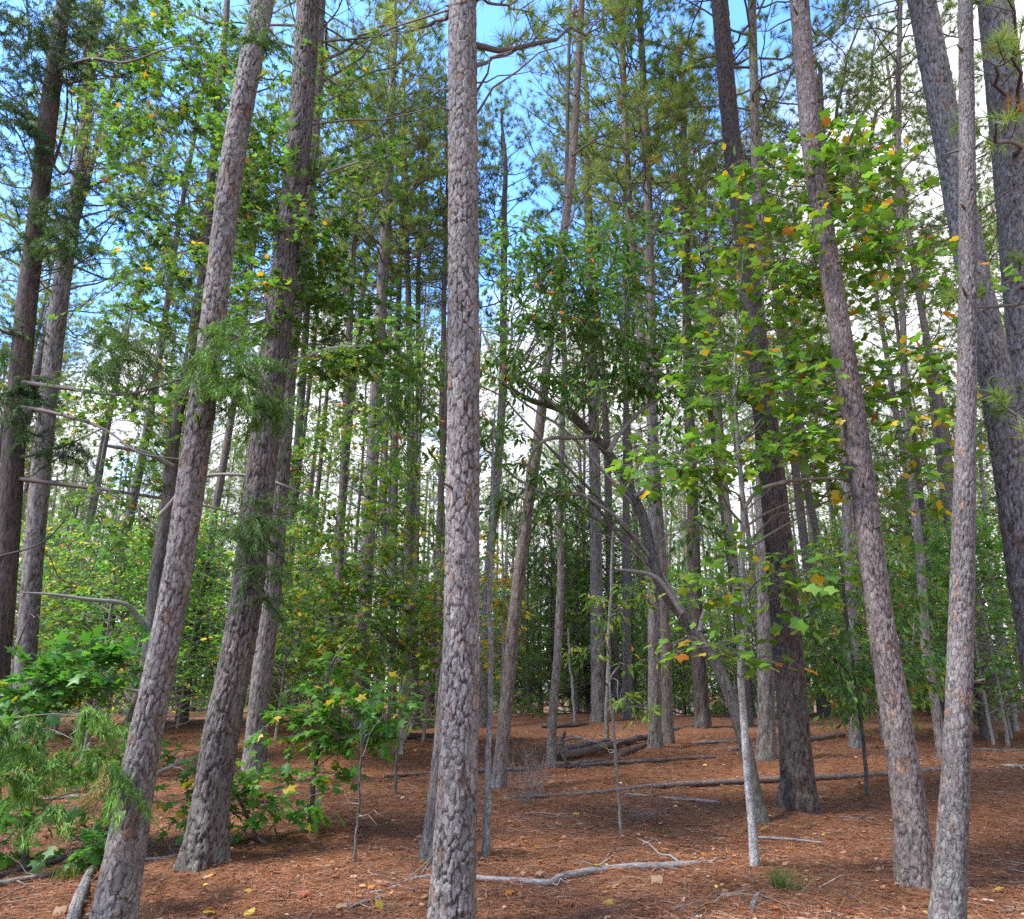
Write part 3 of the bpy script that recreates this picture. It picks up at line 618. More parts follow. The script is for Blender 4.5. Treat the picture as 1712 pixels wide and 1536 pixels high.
P_, r_, b_ = trunk_path([(1657, 1208, 34), (1640, 1080, 30), (1612, 950, 28), (1592, 860, 26), (1572, 720, 22), (1557, 600, 18)], n=200)
t_ = thing('dead_snag', b_, 'broken-topped dead pine snag with orange bare wood near its tip', 'dead tree'); r_[-6:] *= np.linspace(1, .35, 6)
detail_trunk(t_, b_, P_, r_, 36, 'red', 26, .3)
print('pines', round(time.time() - T0, 1))

# ------------------------------------------------------------------ red cedar
CP, CR, cb = trunk_path([(-40, 1380, 54), (-12, 1150, 44), (8, 950, 37), (22, 760, 33), (36, 600, 31), (48, 480, 29), (66, 330, 27), (80, 200, 27), (96, 80, 23), (112, -40, 19)], n=340, ext=13)
cedar = thing('red_cedar', cb, 'dark shaggy-barked red cedar at the edge with hanging green sprays', 'cedar')
detail_trunk(cedar, cb, CP, CR, 60, 'cedar', 31, .3)
cbr, sp, sdir, scol = [], [], [], []
def cedar_zone(px, py, rx, ry, dy, ryd, ncl, bright=0.0, root_py=None):
    for _ in range(ncl):
        q = rng.uniform(-1, 1, 3); c = at(px + q[0] * rx, py + q[1] * ry, max(3.2, cb[1] + dy + q[2] * ryd))
        dl = np.linalg.norm(LIMB - c - np.array([0, 0, -.1]), axis=1); q0 = LIMB[int(np.argmin(dl))]; L0 = np.linalg.norm(c - q0)
        cbr.append((bow(q0, c, .05, 6, .03), np.linspace(.004 + .004 * L0, .0022, 11)))
        for t in range(6):
            d = nrm(rng.standard_normal(3) * np.array([1, 1, .5]) + np.array([.5, 0, -.1])); L = rng.uniform(.18, .45)
            s = np.linspace(0, 1, 5)[:, None]; P = c + d * L * s; P[:, 2] -= .35 * L * s[:, 0] ** 2; cbr.append((P, np.linspace(.004, .0015, 5)))
            m = 16; u = rng.uniform(.05, 1, m); pp = np.stack([np.interp(u, s[:, 0], P[:, k]) for k in range(3)], 1)
            sp.append(pp); sdir.append(nrm(d + rng.standard_normal((m, 3)) * .75)); b = np.clip(bright + rng.normal() * .12, 0, 1)
            scol.append(np.tile(np.array([.032, .070, .020]) * (1 - b) + np.array([.12, .25, .034]) * b, (m, 1)))
LIMB = [CP]
for pts, dy, de in [([(40, 640, 16), (120, 650, 13), (200, 660, 11), (280, 640, 8), (330, 600, 5)], -.1, -3.6), ([(30, 680, 14), (90, 690, 12), (170, 715, 11), (230, 755, 10), (305, 768, 7)], -.1, -2.6), ([(20, 770, 9), (120, 740, 7), (220, 690, 5)], 0, -.3),
                    ([(70, 330, 10), (110, 200, 8), (108, 90, 6), (100, 20, 5)], .1, .2), ([(60, 200, 12), (20, 160, 9), (-20, 120, 7)], 0, 0), ([(66, 240, 10), (110, 290, 9), (130, 180, 6)], 0, -.1), ([(40, 560, 18), (8, 555, 16), (-4, 548, 13)], -.1, -.1),
                    ([(20, 1100, 5), (60, 1020, 4), (150, 960, 4), (170, 860, 3)], -.4, -.5), ([(0, 930, 6), (80, 900, 5), (160, 800, 4), (180, 780, 3)], -.3, -.3),
                    ([(250, 650, 9), (330, 628, 8), (400, 640, 6), (455, 655, 3)], -2.9, -.9), ([(26, 800, 13), (200, 822, 11), (340, 845, 9), (440, 868, 7), (490, 860, 3)], 0, -2.5), ([(400, 860, 7), (440, 900, 6), (448, 985, 3)], -2.2, -.2),
                    ([(92, 118, 11), (150, 98, 9), (210, 104, 8), (290, 78, 6), (360, 80, 5), (440, 58, 3)], 0, -4.2)]:
    pts = [(x_, y_, w_ * (.62 - .42 * q_ / (len(pts) - 1))) for q_, (x_, y_, w_) in enumerate(pts)]
    a_, b2 = pix_branch(pts, cb[1] + dy, de, 24); LIMB.append(a_[3:]); add_branches(cedar, cb, [(a_, b2)], 'branch', 8, (.065, .050, .043), M_TWIG)
LIMB = np.vstack(LIMB)
for z in [(60, 70, 70, 70, 0, .5, 56, .12), (30, 220, 40, 70, 0, .4, 28, .1), (190, 60, 60, 60, 0, .5, 34, .2), (70, 380, 60, 50, -.2, .4, 22, .2), (220, 170, 60, 50, .2, .5, 18, .12), (200, 330, 80, 60, .3, .5, 14, .15),
          (110, 390, 50, 40, -.3, .3, 9, .5), (20, 560, 30, 50, 0, .3, 8, .3), (30, 680, 35, 60, -.2, .3, 12, .1), (90, 760, 60, 25, 0, .3, 6, .05), (200, 590, 60, 40, -2.5, .6, 10, .45), (345, 600, 50, 65, -4.0, .5, 12, .85),
          (430, 640, 45, 50, -3.8, .5, 8, .6), (255, 640, 70, 40, -.2, .4, 10, .3), (465, 865, 50, 30, -2.4, .5, 6, .4), (440, 950, 45, 55, -2.4, .5, 6, .15), (300, 480, 60, 50, 0, .4, 8, .2), (430, 62, 22, 10, -4.2, .2, 3, .35), (340, 90, 40, 30, -.3, .3, 8, .2)]:
    cedar_zone(*z)
pale = (.24, .21, .185)
for k in range(0):     # pale dead twigs low on the trunk
    x0, y0 = rng.uniform(-10, 30), rng.uniform(980, 1240); x1, y1 = x0 + rng.uniform(20, 90), y0 + rng.uniform(-60, 50)
    a_, b2 = pix_branch([(x0, y0, 2.4), ((x0 + x1) / 2 + rng.normal() * 5, (y0 + y1) / 2 + rng.normal() * 7, 1.8), (x1, y1, .8)], cb[1] - .6, -1.2); cbr.append((a_, b2, pale))
V, Q, C = tubes(cbr, 5, (.095, .072, .06)); link('branches', mesh_np('branches', V - cb, Q, C, M_TWIG, True), cedar)
def sprays(pos, d, colr, n=7, ln=.048, wd=.0075):
    V, Fc, _ = needles(pos, d, n=n, ln=ln, wd=wd, spread=(.15, 1.0)); return V, Fc, np.repeat(colr, n * 3, 0)
V, Fc, C = sprays(np.vstack(sp), np.vstack(sdir), np.vstack(scol)); link('crown', mesh_np('crown', V - cb, Fc, C, M_CEDAR), cedar)
# young cedar whose bright sprays hang over the lower corner
yb = ground_at(-60, 1500); yc = thing('young_cedar', yb, 'bright green drooping cedar spray low over the needle floor', 'cedar')
ybr, sp, sdir, scol = [], [], [], []
yP = spline(np.array([yb - [0, 0, .1], yb + [.02, .05, .5], yb + [.0, .1, .9], yb + [.05, .1, 1.35]]), 30); ybr.append((yP, np.linspace(.028, .006, 30), (.10, .08, .068)))
for k in range(26):
    c = at(rng.uniform(-10, 225), 1258 + rng.normal() * 30, 5.6 + rng.normal() * .4); p0 = yP[int(np.argmin(np.abs(yP[:, 2] - c[2] - .1)))]
    if k % 3 == 0: ybr.append((bow(p0, c, .05, 7, .02), np.linspace(.009, .002, 13), (.11, .09, .075)))
    for t in range(7):
        d = nrm(rng.standard_normal(3) * np.array([1, 1, .5]) + np.array([.7, 0, -.3])); L = rng.uniform(.14, .30); s = np.linspace(0, 1, 5)[:, None]
        P = c + d * L * s; P[:, 2] -= .4 * L * s[:, 0] ** 2; ybr.append((P, np.linspace(.003, .001, 5)))
        m = 20; u = rng.uniform(.05, 1, m); sp.append(np.stack([np.interp(u, s[:, 0], P[:, q]) for q in range(3)], 1)); sdir.append(nrm(d + rng.standard_normal((m, 3)) * .7))
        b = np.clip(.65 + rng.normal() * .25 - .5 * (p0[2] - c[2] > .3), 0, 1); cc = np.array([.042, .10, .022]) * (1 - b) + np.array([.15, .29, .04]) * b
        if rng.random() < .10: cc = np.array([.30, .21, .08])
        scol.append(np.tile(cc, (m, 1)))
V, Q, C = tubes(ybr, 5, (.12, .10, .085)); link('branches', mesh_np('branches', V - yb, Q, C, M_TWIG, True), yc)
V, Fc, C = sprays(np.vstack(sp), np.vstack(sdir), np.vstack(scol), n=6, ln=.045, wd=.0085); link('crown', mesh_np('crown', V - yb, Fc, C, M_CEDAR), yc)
print('cedar', round(time.time() - T0, 1))

# ------------------------------------------------------------------ broad-leaved trees one can tell apart
hardwood('sweetgum_tree', 'dark-stemmed sweetgum with star leaves leaning behind the lit pine', 'tree',
    [(186, 1425, 27), (200, 1330, 25), (228, 1200, 24), (250, 1060, 23), (264, 930, 22), (298, 720, 18), (330, 520, 16), (348, 350, 14), (368, 150, 11), (380, 0, 9)], 'grey',
    [(310, 90, 110, 90, .2, .8, 26, 26), (240, 200, 90, 90, .2, .8, 16, 24), (420, 240, 70, 110, -.3, .7, 22, 26), (330, 380, 120, 90, 0, .8, 26, 26), (480, 330, 70, 90, -.5, .6, 20, 26), (450, 500, 80, 60, -.4, .7, 16, 24), (590, 560, 90, 70, -.2, .7, 20, 26),
     (540, 440, 60, 60, -.2, .6, 10, 24), (240, 520, 90, 60, .2, .7, 12, 22), (230, 690, 100, 50, .3, .6, 14, 22), (620, 300, 50, 60, 0, .5, 8, 22), (220, 820, 80, 60, .3, .6, 10, 20), (545, 130, 60, 60, 0, .5, 8, 22)],
    L_STAR, 'star', .092, 'gum', 26, 160, 41, extra=[([(250, 1060, 11), (225, 1025, 9), (205, 1008, 7), (150, 1002, 6), (90, 994, 5), (32, 990, 2)], -.1, -.6, (.165, .16, .14)), ([(290, 780, 9), (240, 756, 8), (180, 745, 6)], 0, -.3), ([(350, 400, 8), (430, 350, 7), (520, 300, 5), (600, 270, 3)], -.2, -.3, (.19, .17, .15)),
      ([(310, 640, 8), (400, 640, 7), (470, 620, 6), (540, 585, 5), (620, 578, 4)], -.3, -.4, (.21, .19, .17)), ([(268, 860, 7), (330, 800, 6), (420, 795, 6), (470, 810, 5), (520, 830, 3)], -.2, -.2, (.21, .19, .17))], bcol=(.13, .11, .10), dY=.4)
hardwood('maple_sapling', 'low maple sapling with broad dark green leaves spreading past the cedar spray', 'sapling',
    [(40, 1450, 9), (52, 1330, 8), (70, 1220, 7), (95, 1130, 5)], 'grey',
    [(120, 1125, 110, 32, 0, .35, 12, 16), (50, 1160, 60, 35, 0, .3, 7, 14), (215, 1110, 40, 22, -.1, .3, 4, 12), (150, 1395, 45, 22, -.1, .2, 4, 12), (50, 1340, 50, 30, 0, .25, 5, 12), (180, 1320, 50, 30, .1, .25, 4, 12), (20, 1400, 30, 20, 0, .2, 3, 10)],
    L_STAR, 'star', .145, 'maple', 10, 40, 42, single=300, bcol=(.12, .10, .085), droop=.15, twl=.26)
hardwood('maple_sapling', 'small bright green maple sapling in front of the stout furrowed pine', 'sapling',
    [(455, 1418, 6), (425, 1392, 5), (405, 1345, 5), (380, 1300, 4), (340, 1262, 3)], 'grey',
    [(335, 1260, 35, 20, 0, .15, 4, 12), (385, 1290, 50, 22, 0, .2, 6, 13), (335, 1352, 50, 22, 0, .2, 6, 12), (425, 1325, 40, 28, 0, .2, 6, 12), (390, 1370, 45, 15, 0, .2, 3, 10), (470, 1350, 25, 15, 0, .15, 3, 10)],
    L_STAR, 'star', .13, 'fresh', 8, 40, 43, dens=1.1, single=220, bcol=(.13, .11, .09), droop=.15, twl=.2)
hardwood('maple_sapling', 'crooked thin maple sapling with mossy foot and bright leaf tufts', 'sapling',
    [(516, 1399, 10), (522, 1345, 8), (528, 1277, 7), (540, 1210, 6), (543, 1154, 5), (561, 1096, 4), (590, 1062, 3), (612, 1020, 1.2)], 'grey',
    [(525, 1320, 40, 32, -.1, .25, 5, 12), (480, 1205, 50, 25, .1, .25, 5, 13), (570, 1205, 50, 28, 0, .25, 8, 13), (640, 1190, 45, 28, -.1, .25, 8, 13), (560, 1240, 40, 18, 0, .2, 4, 12), (540, 1130, 50, 30, .2, .3, 5, 13)],
    L_STAR, 'star', .125, 'fresh', 10, 60, 44, single=280, bcol=(.15, .13, .11), droop=.15, twl=.22)
hardwood('understory_tree', 'pale slender hardwood with small yellow and green leaves before the forked pine', 'tree',
    [(668, 1266, 10), (672, 1210, 9), (676, 1154, 9), (685, 1066, 8), (694, 957, 8), (698, 850, 6), (701, 740, 3.5), (703, 640, 1.2)], 'white',
    [(640, 840, 80, 60, -.5, 1.2, 16, 26), (560, 900, 90, 80, -1, 1.2, 22, 26), (650, 980, 70, 70, -.6, 1, 20, 28), (540, 1030, 80, 60, -1, 1, 20, 26), (610, 1090, 90, 40, -.6, 1, 16, 26), (500, 770, 50, 50, -.5, 1, 10, 24), (590, 740, 50, 50, 0, 1, 8, 22), (700, 1060, 30, 60, -.5, .6, 10, 24), (470, 960, 40, 70, 0, .8, 10, 24), (640, 650, 90, 60, -1.5, 1.2, 14, 24), (560, 620, 70, 60, -1.5, 1.2, 10, 24), (690, 780, 40, 60, -1, 1, 8, 24)],
    L_STAR, 'star', .115, 'mixed', 12, 80, 45, bcol=(.16, .14, .125), twl=.4)
hardwood('arching_tree', 'bare grey trunk arching over the log pile with drooping oblong leaves', 'tree',
    [(1274, 1382, 26), (1258, 1300, 22), (1240, 1230, 21), (1222, 1170, 20), (1195, 1110, 19), (1160, 1050, 18), (1112, 992, 18), (1091, 932, 17), (1067, 851, 17), (1050, 812, 17), (1017, 757, 16), (986, 721, 14), (937, 686, 12), (884, 668, 9), (840, 640, 6)], 'grey',
    [(880, 430, 60, 60, 0, .7, 16, 26), (970, 450, 90, 70, 0, .8, 24, 26), (1060, 520, 90, 80, 0, .8, 26, 26), (1140, 600, 70, 80, 0, .7, 16, 24), (900, 570, 80, 70, -.2, .7, 20, 26), (1000, 610, 90, 60, 0, .7, 20, 26), (700, 600, 50, 60, 0, .5, 12, 24), (690, 700, 45, 50, 0, .5, 8, 24),
     (880, 790, 55, 60, 0, .5, 9, 22), (960, 820, 60, 40, 0, .5, 7, 20), (1130, 760, 60, 60, .2, .5, 10, 22), (1050, 380, 60, 40, .2, .6, 8, 24), (1180, 860, 50, 60, .2, .5, 7, 20), (840, 700, 40, 40, 0, .4, 6, 20)],
    L_OBL, 'oblong', .125, 'bent', 24, 150, 46, dens=1.7, bcol=(.17, .145, .125), droop=.7, twl=.36, dY=.3,
    extra=[([(990, 730, 8), (960, 732, 7), (919, 733, 7), (893, 752, 6), (882, 790, 5), (880, 830, 4), (866, 900, 3)], 0, -.2), ([(1017, 757, 9), (1040, 720, 8), (1080, 680, 7), (1150, 640, 5), (1230, 620, 3)], 0, .3, (.20, .175, .155)), ([(986, 721, 9), (1000, 640, 7), (960, 560, 6), (930, 480, 4)], 0, .3, (.16, .14, .12)),
      ([(1060, 830, 8), (1110, 800, 6), (1150, 740, 5), (1220, 700, 3)], 0, .3), ([(1140, 1025, 9), (1100, 968, 8), (1060, 955, 6), (1030, 952, 4)], 0, -.1, (.19, .165, .145)), ([(1170, 1055, 10), (1180, 1020, 8), (1205, 1002, 6), (1240, 1000, 5)], -.1, 0, (.16, .14, .125)),
      ([(937, 686, 8), (880, 640, 6), (830, 600, 5), (800, 540, 3)], 0, .1)])
hardwood('tulip_tree_sapling', 'slim white-barked tulip sapling with large green and yellow lobed leaves', 'sapling',
    [(1263, 1456, 15), (1258, 1400, 13), (1252, 1330, 12), (1245, 1242, 12), (1240, 1137, 11), (1244, 1031, 10), (1240, 920, 9), (1240, 799, 8), (1232, 711, 6), (1228, 600, 4), (1238, 480, 2.5), (1246, 400, 1.2)], 'white',
    [(1290, 300, 90, 45, -.2, .5, 8, 9), (1430, 290, 70, 70, -.5, .5, 16, 10), (1220, 380, 80, 50, 0, .5, 11, 9), (1440, 420, 90, 60, -.3, .6, 14, 10), (1300, 480, 110, 70, 0, .6, 18, 10), (1540, 470, 80, 60, -.4, .5, 9, 9), (1250, 620, 110, 70, 0, .6, 18, 10), (1380, 640, 90, 70, 0, .6, 13, 9), (1540, 640, 80, 80, -.3, .5, 11, 9),
     (1130, 760, 80, 28, -.5, .35, 9, 9), (1280, 740, 80, 40, -.1, .5, 10, 9), (1500, 800, 80, 60, 0, .5, 8, 9), (1210, 975, 40, 40, -.3, .3, 6, 9), (1310, 960, 60, 40, -.2, .3, 6, 8), (1180, 1080, 40, 15, -.3, .2, 3, 7), (1255, 1100, 22, 14, -.2, .2, 3, 6), (1360, 780, 60, 50, 0, .4, 6, 8)],
    L_TULIP, 'tulip', .112, 'tulip', 16, 130, 47, dens=2.3, single=300, bcol=(.15, .13, .11), droop=.2, twl=.30,
    extra=[([(1244, 850, 7), (1270, 818, 6), (1330, 803, 6), (1400, 800, 5), (1450, 810, 3)], -.1, -.2, (.20, .18, .16))])
hardwood('oblong_leaf_sapling', 'thin sapling with dark hanging oblong leaves beside the reddish pine', 'sapling',
    [(1451, 1334, 7), (1445, 1260, 6), (1438, 1190, 6), (1425, 1100, 6), (1412, 1000, 5), (1402, 900, 4)], 'grey',
    [(1405, 1090, 55, 55, 0, .6, 16, 22), (1385, 970, 60, 60, .2, .6, 14, 22), (1520, 1110, 50, 25, 0, .5, 8, 22), (1500, 980, 60, 60, .3, .6, 12, 22), (1420, 1160, 50, 30, 0, .5, 6, 20)],
    L_OBL, 'oblong', .135, 'bent', 10, 60, 48, bcol=(.15, .13, .11), droop=.6)
hardwood('yellow_leaf_sapling', 'wispy pale sapling with yellow leaves between the middle and crooked pines', 'sapling',
    [(838, 1270, 5), (838, 1170, 5), (842, 1030, 5), (848, 900, 4), (856, 830, 3)], 'white',
    [(820, 1080, 30, 35, 0, .4, 8, 16), (828, 980, 32, 40, 0, .4, 8, 16), (815, 900, 35, 30, 0, .4, 6, 14), (845, 1010, 25, 30, 0, .3, 5, 14)],
    L_STAR, 'star', .10, 'gold', 8, 60, 49, bcol=(.27, .255, .23), twl=.28)
hardwood('understory_tree', 'slim pale hardwood with yellow-green leaves behind the inward-leaning pine', 'tree',
    [(1698, 1225, 10), (1690, 1160, 9), (1680, 1100, 9), (1664, 996, 8), (1650, 890, 7), (1642, 800, 6), (1640, 700, 4)], 'white',
    [(1670, 700, 60, 70, 0, .8, 14, 22), (1640, 850, 60, 70, 0, .8, 12, 20), (1690, 900, 40, 80, 0, .8, 10, 20), (1560, 900, 60, 60, .5, .8, 10, 20), (1660, 1010, 50, 40, 0, .8, 7, 20)],
    L_STAR, 'star', .12, 'mixed', 10, 60, 50, bcol=(.20, .18, .16))
hardwood('dogwood_spray', 'low hanging spray of yellowing oval leaves in front of the log pile', 'sapling',
    [(1014, 1246, 8), (1015, 1180, 7), (1018, 1080, 7), (1022, 980, 6), (1026, 880, 5)], 'smooth',
    [(1010, 1010, 45, 30, -2.0, .3, 4, 14), (1060, 985, 45, 25, -2.0, .3, 4, 14), (985, 1090, 35, 15, -2.2, .3, 3, 12), (1055, 1175, 32, 14, -2.6, .25, 4, 13), (1075, 1100, 30, 25, -2, .3, 2, 10)],
    L_OBL, 'oblong', .15, 'mixed', 12, 60, 51, bcol=(.20, .18, .16), droop=.5, twl=.22)
print('broadleaf', round(time.time() - T0, 1))

def bare_stem(name, label, cat, pts, style, extra=(), nu=10, n=60, seed=1):
    P, r, base = trunk_path(pts, n=n); root = thing(name, base, label, cat); detail_trunk(root, base, P, r, nu, style, seed, .15, 'stem')
    br = []
    for k in range(7):
        i = rng.integers(len(P) // 3, len(P) - 2); d = nrm(rng.standard_normal(3) * [1, 1, .4] + [0, 0, .5]); L = rng.uniform(.15, .5)
        q = P[i] + d * L * np.linspace(0, 1, 5)[:, None]; q[1:] += rng.standard_normal((4, 3)) * .02; br.append((q, np.linspace(min(.006, r[i] * .4), .0012, 5)))
    add_branches(root, base, br, 'twigs', 4, (.27, .235, .20)); return root
bare_stem('bare_sapling', 'tall bare pole sapling with rough foot just past the middle pine', 'sapling', [(812, 1437, 13), (815, 1340, 12), (819, 1210, 9), (820, 1000, 8), (822, 820, 5), (828, 680, 1.5)], 'smooth', nu=14, n=120, seed=61)
bare_stem('bare_sapling', 'hair-thin bare stem on the open needle floor before the furrowed pine', 'sapling', [(592, 1449, 5), (599, 1360, 4.5), (603, 1277, 4), (606, 1200, 3)], 'grey', seed=62)
bare_stem('bare_sapling', 'hair-thin leaning stem standing before the log pile', 'sapling', [(1040, 1407, 5), (1034, 1330, 4.5), (1029, 1255, 5), (1022, 1180, 4), (1018, 1110, 3)], 'smooth', seed=63)
bare_stem('bare_sapling', 'short dark bare stem by the mossy pale hardwood foot', 'sapling', [(661, 1330, 5), (663, 1270, 4.5), (668, 1190, 4), (672, 1130, 3)], 'grey', seed=64)
bare_stem('bare_sapling', 'bare whitish stem on the crest beside the grey pine', 'sapling', [(962, 1208, 6), (958, 1160, 5), (952, 1100, 4), (950, 1050, 3)], 'white', seed=65)
bare_stem('bare_sapling', 'white bare stem on the crest between the reddish and slim upright pines', 'sapling', [(1521, 1216, 6), (1524, 1150, 5), (1526, 1080, 4), (1530, 1020, 3)], 'white', seed=66)

# ------------------------------------------------------------------ the stand behind: pines, young pines, small hardwoods
def plain_trunk(H, r0, seed, nu=12, n=26):
    g = np.random.default_rng(seed); t = np.linspace(0, 1, n); P = np.c_[np.zeros(n), np.zeros(n), H * t - .2]
    P[:, 0] += .12 * np.sin(t * 4 + seed) * t + .05 * np.sin(t * 11); P[:, 1] += .12 * np.cos(t * 3 + seed) * t
    r = r0 * (1 - .72 * t) * (1 + .28 * np.exp(-t * H / .35)); T, A, B = frames(P); an = np.arange(nu) * 2 * math.pi / nu
    V = P[:, None] + r[:, None, None] * (A[:, None] * np.cos(an)[None, :, None] + B[:, None] * np.sin(an)[None, :, None]) * (1 + .04 * g.standard_normal((n, nu, 1)))
    i = np.arange(n - 1)[:, None] * nu; j = np.arange(nu)[None]; j2 = (j + 1) % nu
    return P, mesh_np('trunk', V.reshape(-1, 3), np.stack([i + j, i + j2, i + nu + j2, i + nu + j], -1).reshape(-1, 4), None, M_FAR, True)
TR = [plain_trunk(22, .155, 1), plain_trunk(24, .175, 2), plain_trunk(20, .13, 3), plain_trunk(23, .16, 4)]
def stand_pine(x, y, label, group, sc):
    k = rng.integers(4); P, tm = TR[k]; root = thing('pine_tree', (x, y, float(hg(x, y))), label, 'pine tree', group)
    root.rotation_euler = (R(rng.normal() * 1.8), R(rng.normal() * 1.8), rng.uniform(0, 6.28)); root.scale = (sc,) * 3
    link('trunk', tm, root); c = rng.integers(5); H, mb, mn = CROWNS[c]; cs = rng.uniform(.85, 1.1)
    i = int(np.argmin(np.abs(P[:, 2] - (P[-1, 2] - H * cs))))
    for nm, me_ in (('branches', mb), ('crown', mn)):
        o = link(nm, me_, root, tuple(P[i])); o.scale = (cs,) * 3; o.rotation_euler = (0, 0, rng.uniform(0, 6.28))
spots = []
def free(x, y, dmin): return all((x - a) ** 2 + (y - b) ** 2 > dmin ** 2 for a, b in spots)
lab_mid = 'slim pine of the stand just behind the crest of the needle floor'
lab_far = 'thin far pine deep in the stand beyond the crest'
g_ = np.random.default_rng(5); n_mid = n_far = 0
for _ in range(6000):
    Yv = 20 + 46 * g_.random() ** .75; X = g_.uniform(-1, 1) * Yv * .80
    px = IW / 2 + X / (Yv * ct) * F
    if 815 < px < 975 and Yv < 46: continue
    if 420 < px < 470 and Yv < 30: continue
    if not free(X, Yv, 3.3 if Yv < 32 else 4.7): continue
    if n_mid + n_far >= 400: break
    spots.append((X, Yv))
    if Yv < 32: stand_pine(X, Yv, lab_mid, 'pines just behind the crest', float(g_.uniform(.75, 1.05))); n_mid += 1
    else: stand_pine(X, Yv, lab_far, 'far pines of the stand', float(g_.uniform(.8, 1.1))); n_far += 1
for px, Yv, lb in [(-40, 15, 'plain grey pine at the edge behind the dark cedar'), (190, 17, 'plain pine in the thicket behind the lit pine, nearer the cedar'), (250, 21, 'plain pine deep in the thicket close behind the sweetgum stem'), (330, 18.5, 'plain pine showing between the lit pine and the furrowed pine'),
        (1230, 18, 'plain pine behind the white-barked sapling, beyond the arching trunk'), (1390, 19.5, 'plain pine on the crest between the dark pine and the reddish pine'), (1610, 16.5, 'plain pine hidden mostly behind the slim upright pine'), (1755, 17, 'plain pine at the outer edge behind the inward-leaning pines'),
        (480, 19, 'plain pine beyond the pale pine, next to the furrowed trunk'), (700, 18.7, 'plain pine on the crest behind the pale slender hardwood'), (1040, 19.4, 'plain pine on the crest between the log pile and the pine pair')]:
    p = at(px, 1000, Yv); stand_pine(p[0], Yv, lb, 'pines on the slope', float(g_.uniform(.8, 1.0)))
print('stand', n_mid, n_far, round(time.time() - T0, 1))
# young pines: green down to the ground
g_ = np.random.default_rng(8)
for k in range(28):
    Yv = g_.uniform(22, 42); X = g_.uniform(-1, 1) * Yv * .74
    if k < 3: Yv, X = g_.uniform(21, 27), at(g_.uniform(830, 1010), 1000, 24)[0]
    elif k < 8: Yv, X = g_.uniform(21, 27), at(g_.uniform(1440, 1600), 1000, 24)[0]
    root = thing('young_pine', (X, Yv, float(hg(X, Yv)) - .1), 'bushy young pine green to the ground beyond the crest', 'pine tree', 'young pines beyond the crest')
    H, mb, mn = YOUNG[k % 2]; s = float(g_.uniform(.7, 1.15)); rz = g_.uniform(0, 6.28)
    m_ = link('trunk', TR[2][1], root); m_.scale = (.5, .5, H * s / 20)
    for nm, me_ in (('branches', mb), ('crown', mn)):
        o = link(nm, me_, root); o.scale = (s,) * 3; o.rotation_euler = (0, 0, rz)
# small hardwoods
def hardwood_proto(H, seed, pal, nleaf, size):
    global rng
    keep = rng; rng = np.random.default_rng(seed); g = Grow(); n = 12; t = np.linspace(0, 1, n)
    P = np.c_[.3 * np.sin(t * 2.5 + seed) * t, .3 * np.cos(t * 2 + seed) * t, H * t - .1]; g.br.append((P, np.linspace(.05, .01, n), (.20, .18, .16)))
    ncl = nleaf // 22
    for _ in range(ncl):
        u = rng.uniform(.22, 1); ph = rng.uniform(0, 6.28); L = rng.uniform(.3, 1) * H * .30 * (1.15 - u * .75); z0 = np.interp(max(.12, u - .12), t, P[:, 2])
        p0 = np.array([np.interp(z0, P[:, 2], P[:, q]) for q in range(3)]); c = p0 + np.array([math.cos(ph) * L, math.sin(ph) * L, L * rng.uniform(.2, .7)])
        b = bow(p0, c, .06, 5); g.br.append((b, np.linspace(.014, .003, len(b)))); g.twigs(c, nrm(c - p0), 4, 5.5, .45, .25)
    V, Q, C = tubes(g.br, 5, (.19, .165, .145)); mt = mesh_np('trunk', V, Q, C, M_TWIG, True)
    pos, d, nn = g.arrays(); c, _ = palette(pal, len(pos)); V, Fc, C = place(L_SIMP, pos, d, nn, size * rng.uniform(.7, 1.25, len(pos)), c); rng = keep
    return mt, mesh_np('crown', V, Fc, C, M_LEAF)
HW = [hardwood_proto(5.0, 31, 'mixed', 2000, .13), hardwood_proto(6.5, 32, 'fresh', 2500, .14), hardwood_proto(4.0, 33, 'mixed', 1700, .13), hardwood_proto(7.5, 34, 'mixed', 2800, .14)]
g_ = np.random.default_rng(9); hw = []
for k in range(14): hw.append((g_.uniform(40, 330), g_.uniform(11, 19), 'leafy small hardwood in the green thicket behind the lit leaning pine', 'hardwoods of the thicket'))
for k in range(7): hw.append((g_.uniform(420, 740), g_.uniform(15, 21), 'small yellowing hardwood behind the furrowed pine, near the crest', 'hardwoods near the forked pine'))
for k in range(8): hw.append((g_.uniform(1340, 1720), g_.uniform(15, 22), 'small leafy hardwood behind the slim pines at the side of the crest', 'hardwoods behind the slim pines'))
for k in range(54): hw.append((g_.uniform(-40, 1750), g_.uniform(23, 46), 'low leafy hardwood filling the shade beneath the far pines', 'hardwoods under the far pines'))
for k in range(10): hw.append((g_.uniform(830, 1330), g_.uniform(21, 29), 'light green small hardwood beyond the log pile and the arching trunk', 'hardwoods beyond the log pile'))
for px, Yv, lb, gr in hw:
    X = at(px, 1000, Yv)[0]; k = g_.integers(4); root = thing('understory_tree', (X, Yv, float(hg(X, Yv))), lb, 'tree', gr); s = min(float(g_.uniform(.75, 1.2)), (Yv * .25 + 1.3) / (5.0, 6.5, 4.0, 7.5)[k])
    root.scale = (s,) * 3; root.rotation_euler = (0, 0, g_.uniform(0, 6.28)); link('trunk', HW[k][0], root); link('crown', HW[k][1], root)
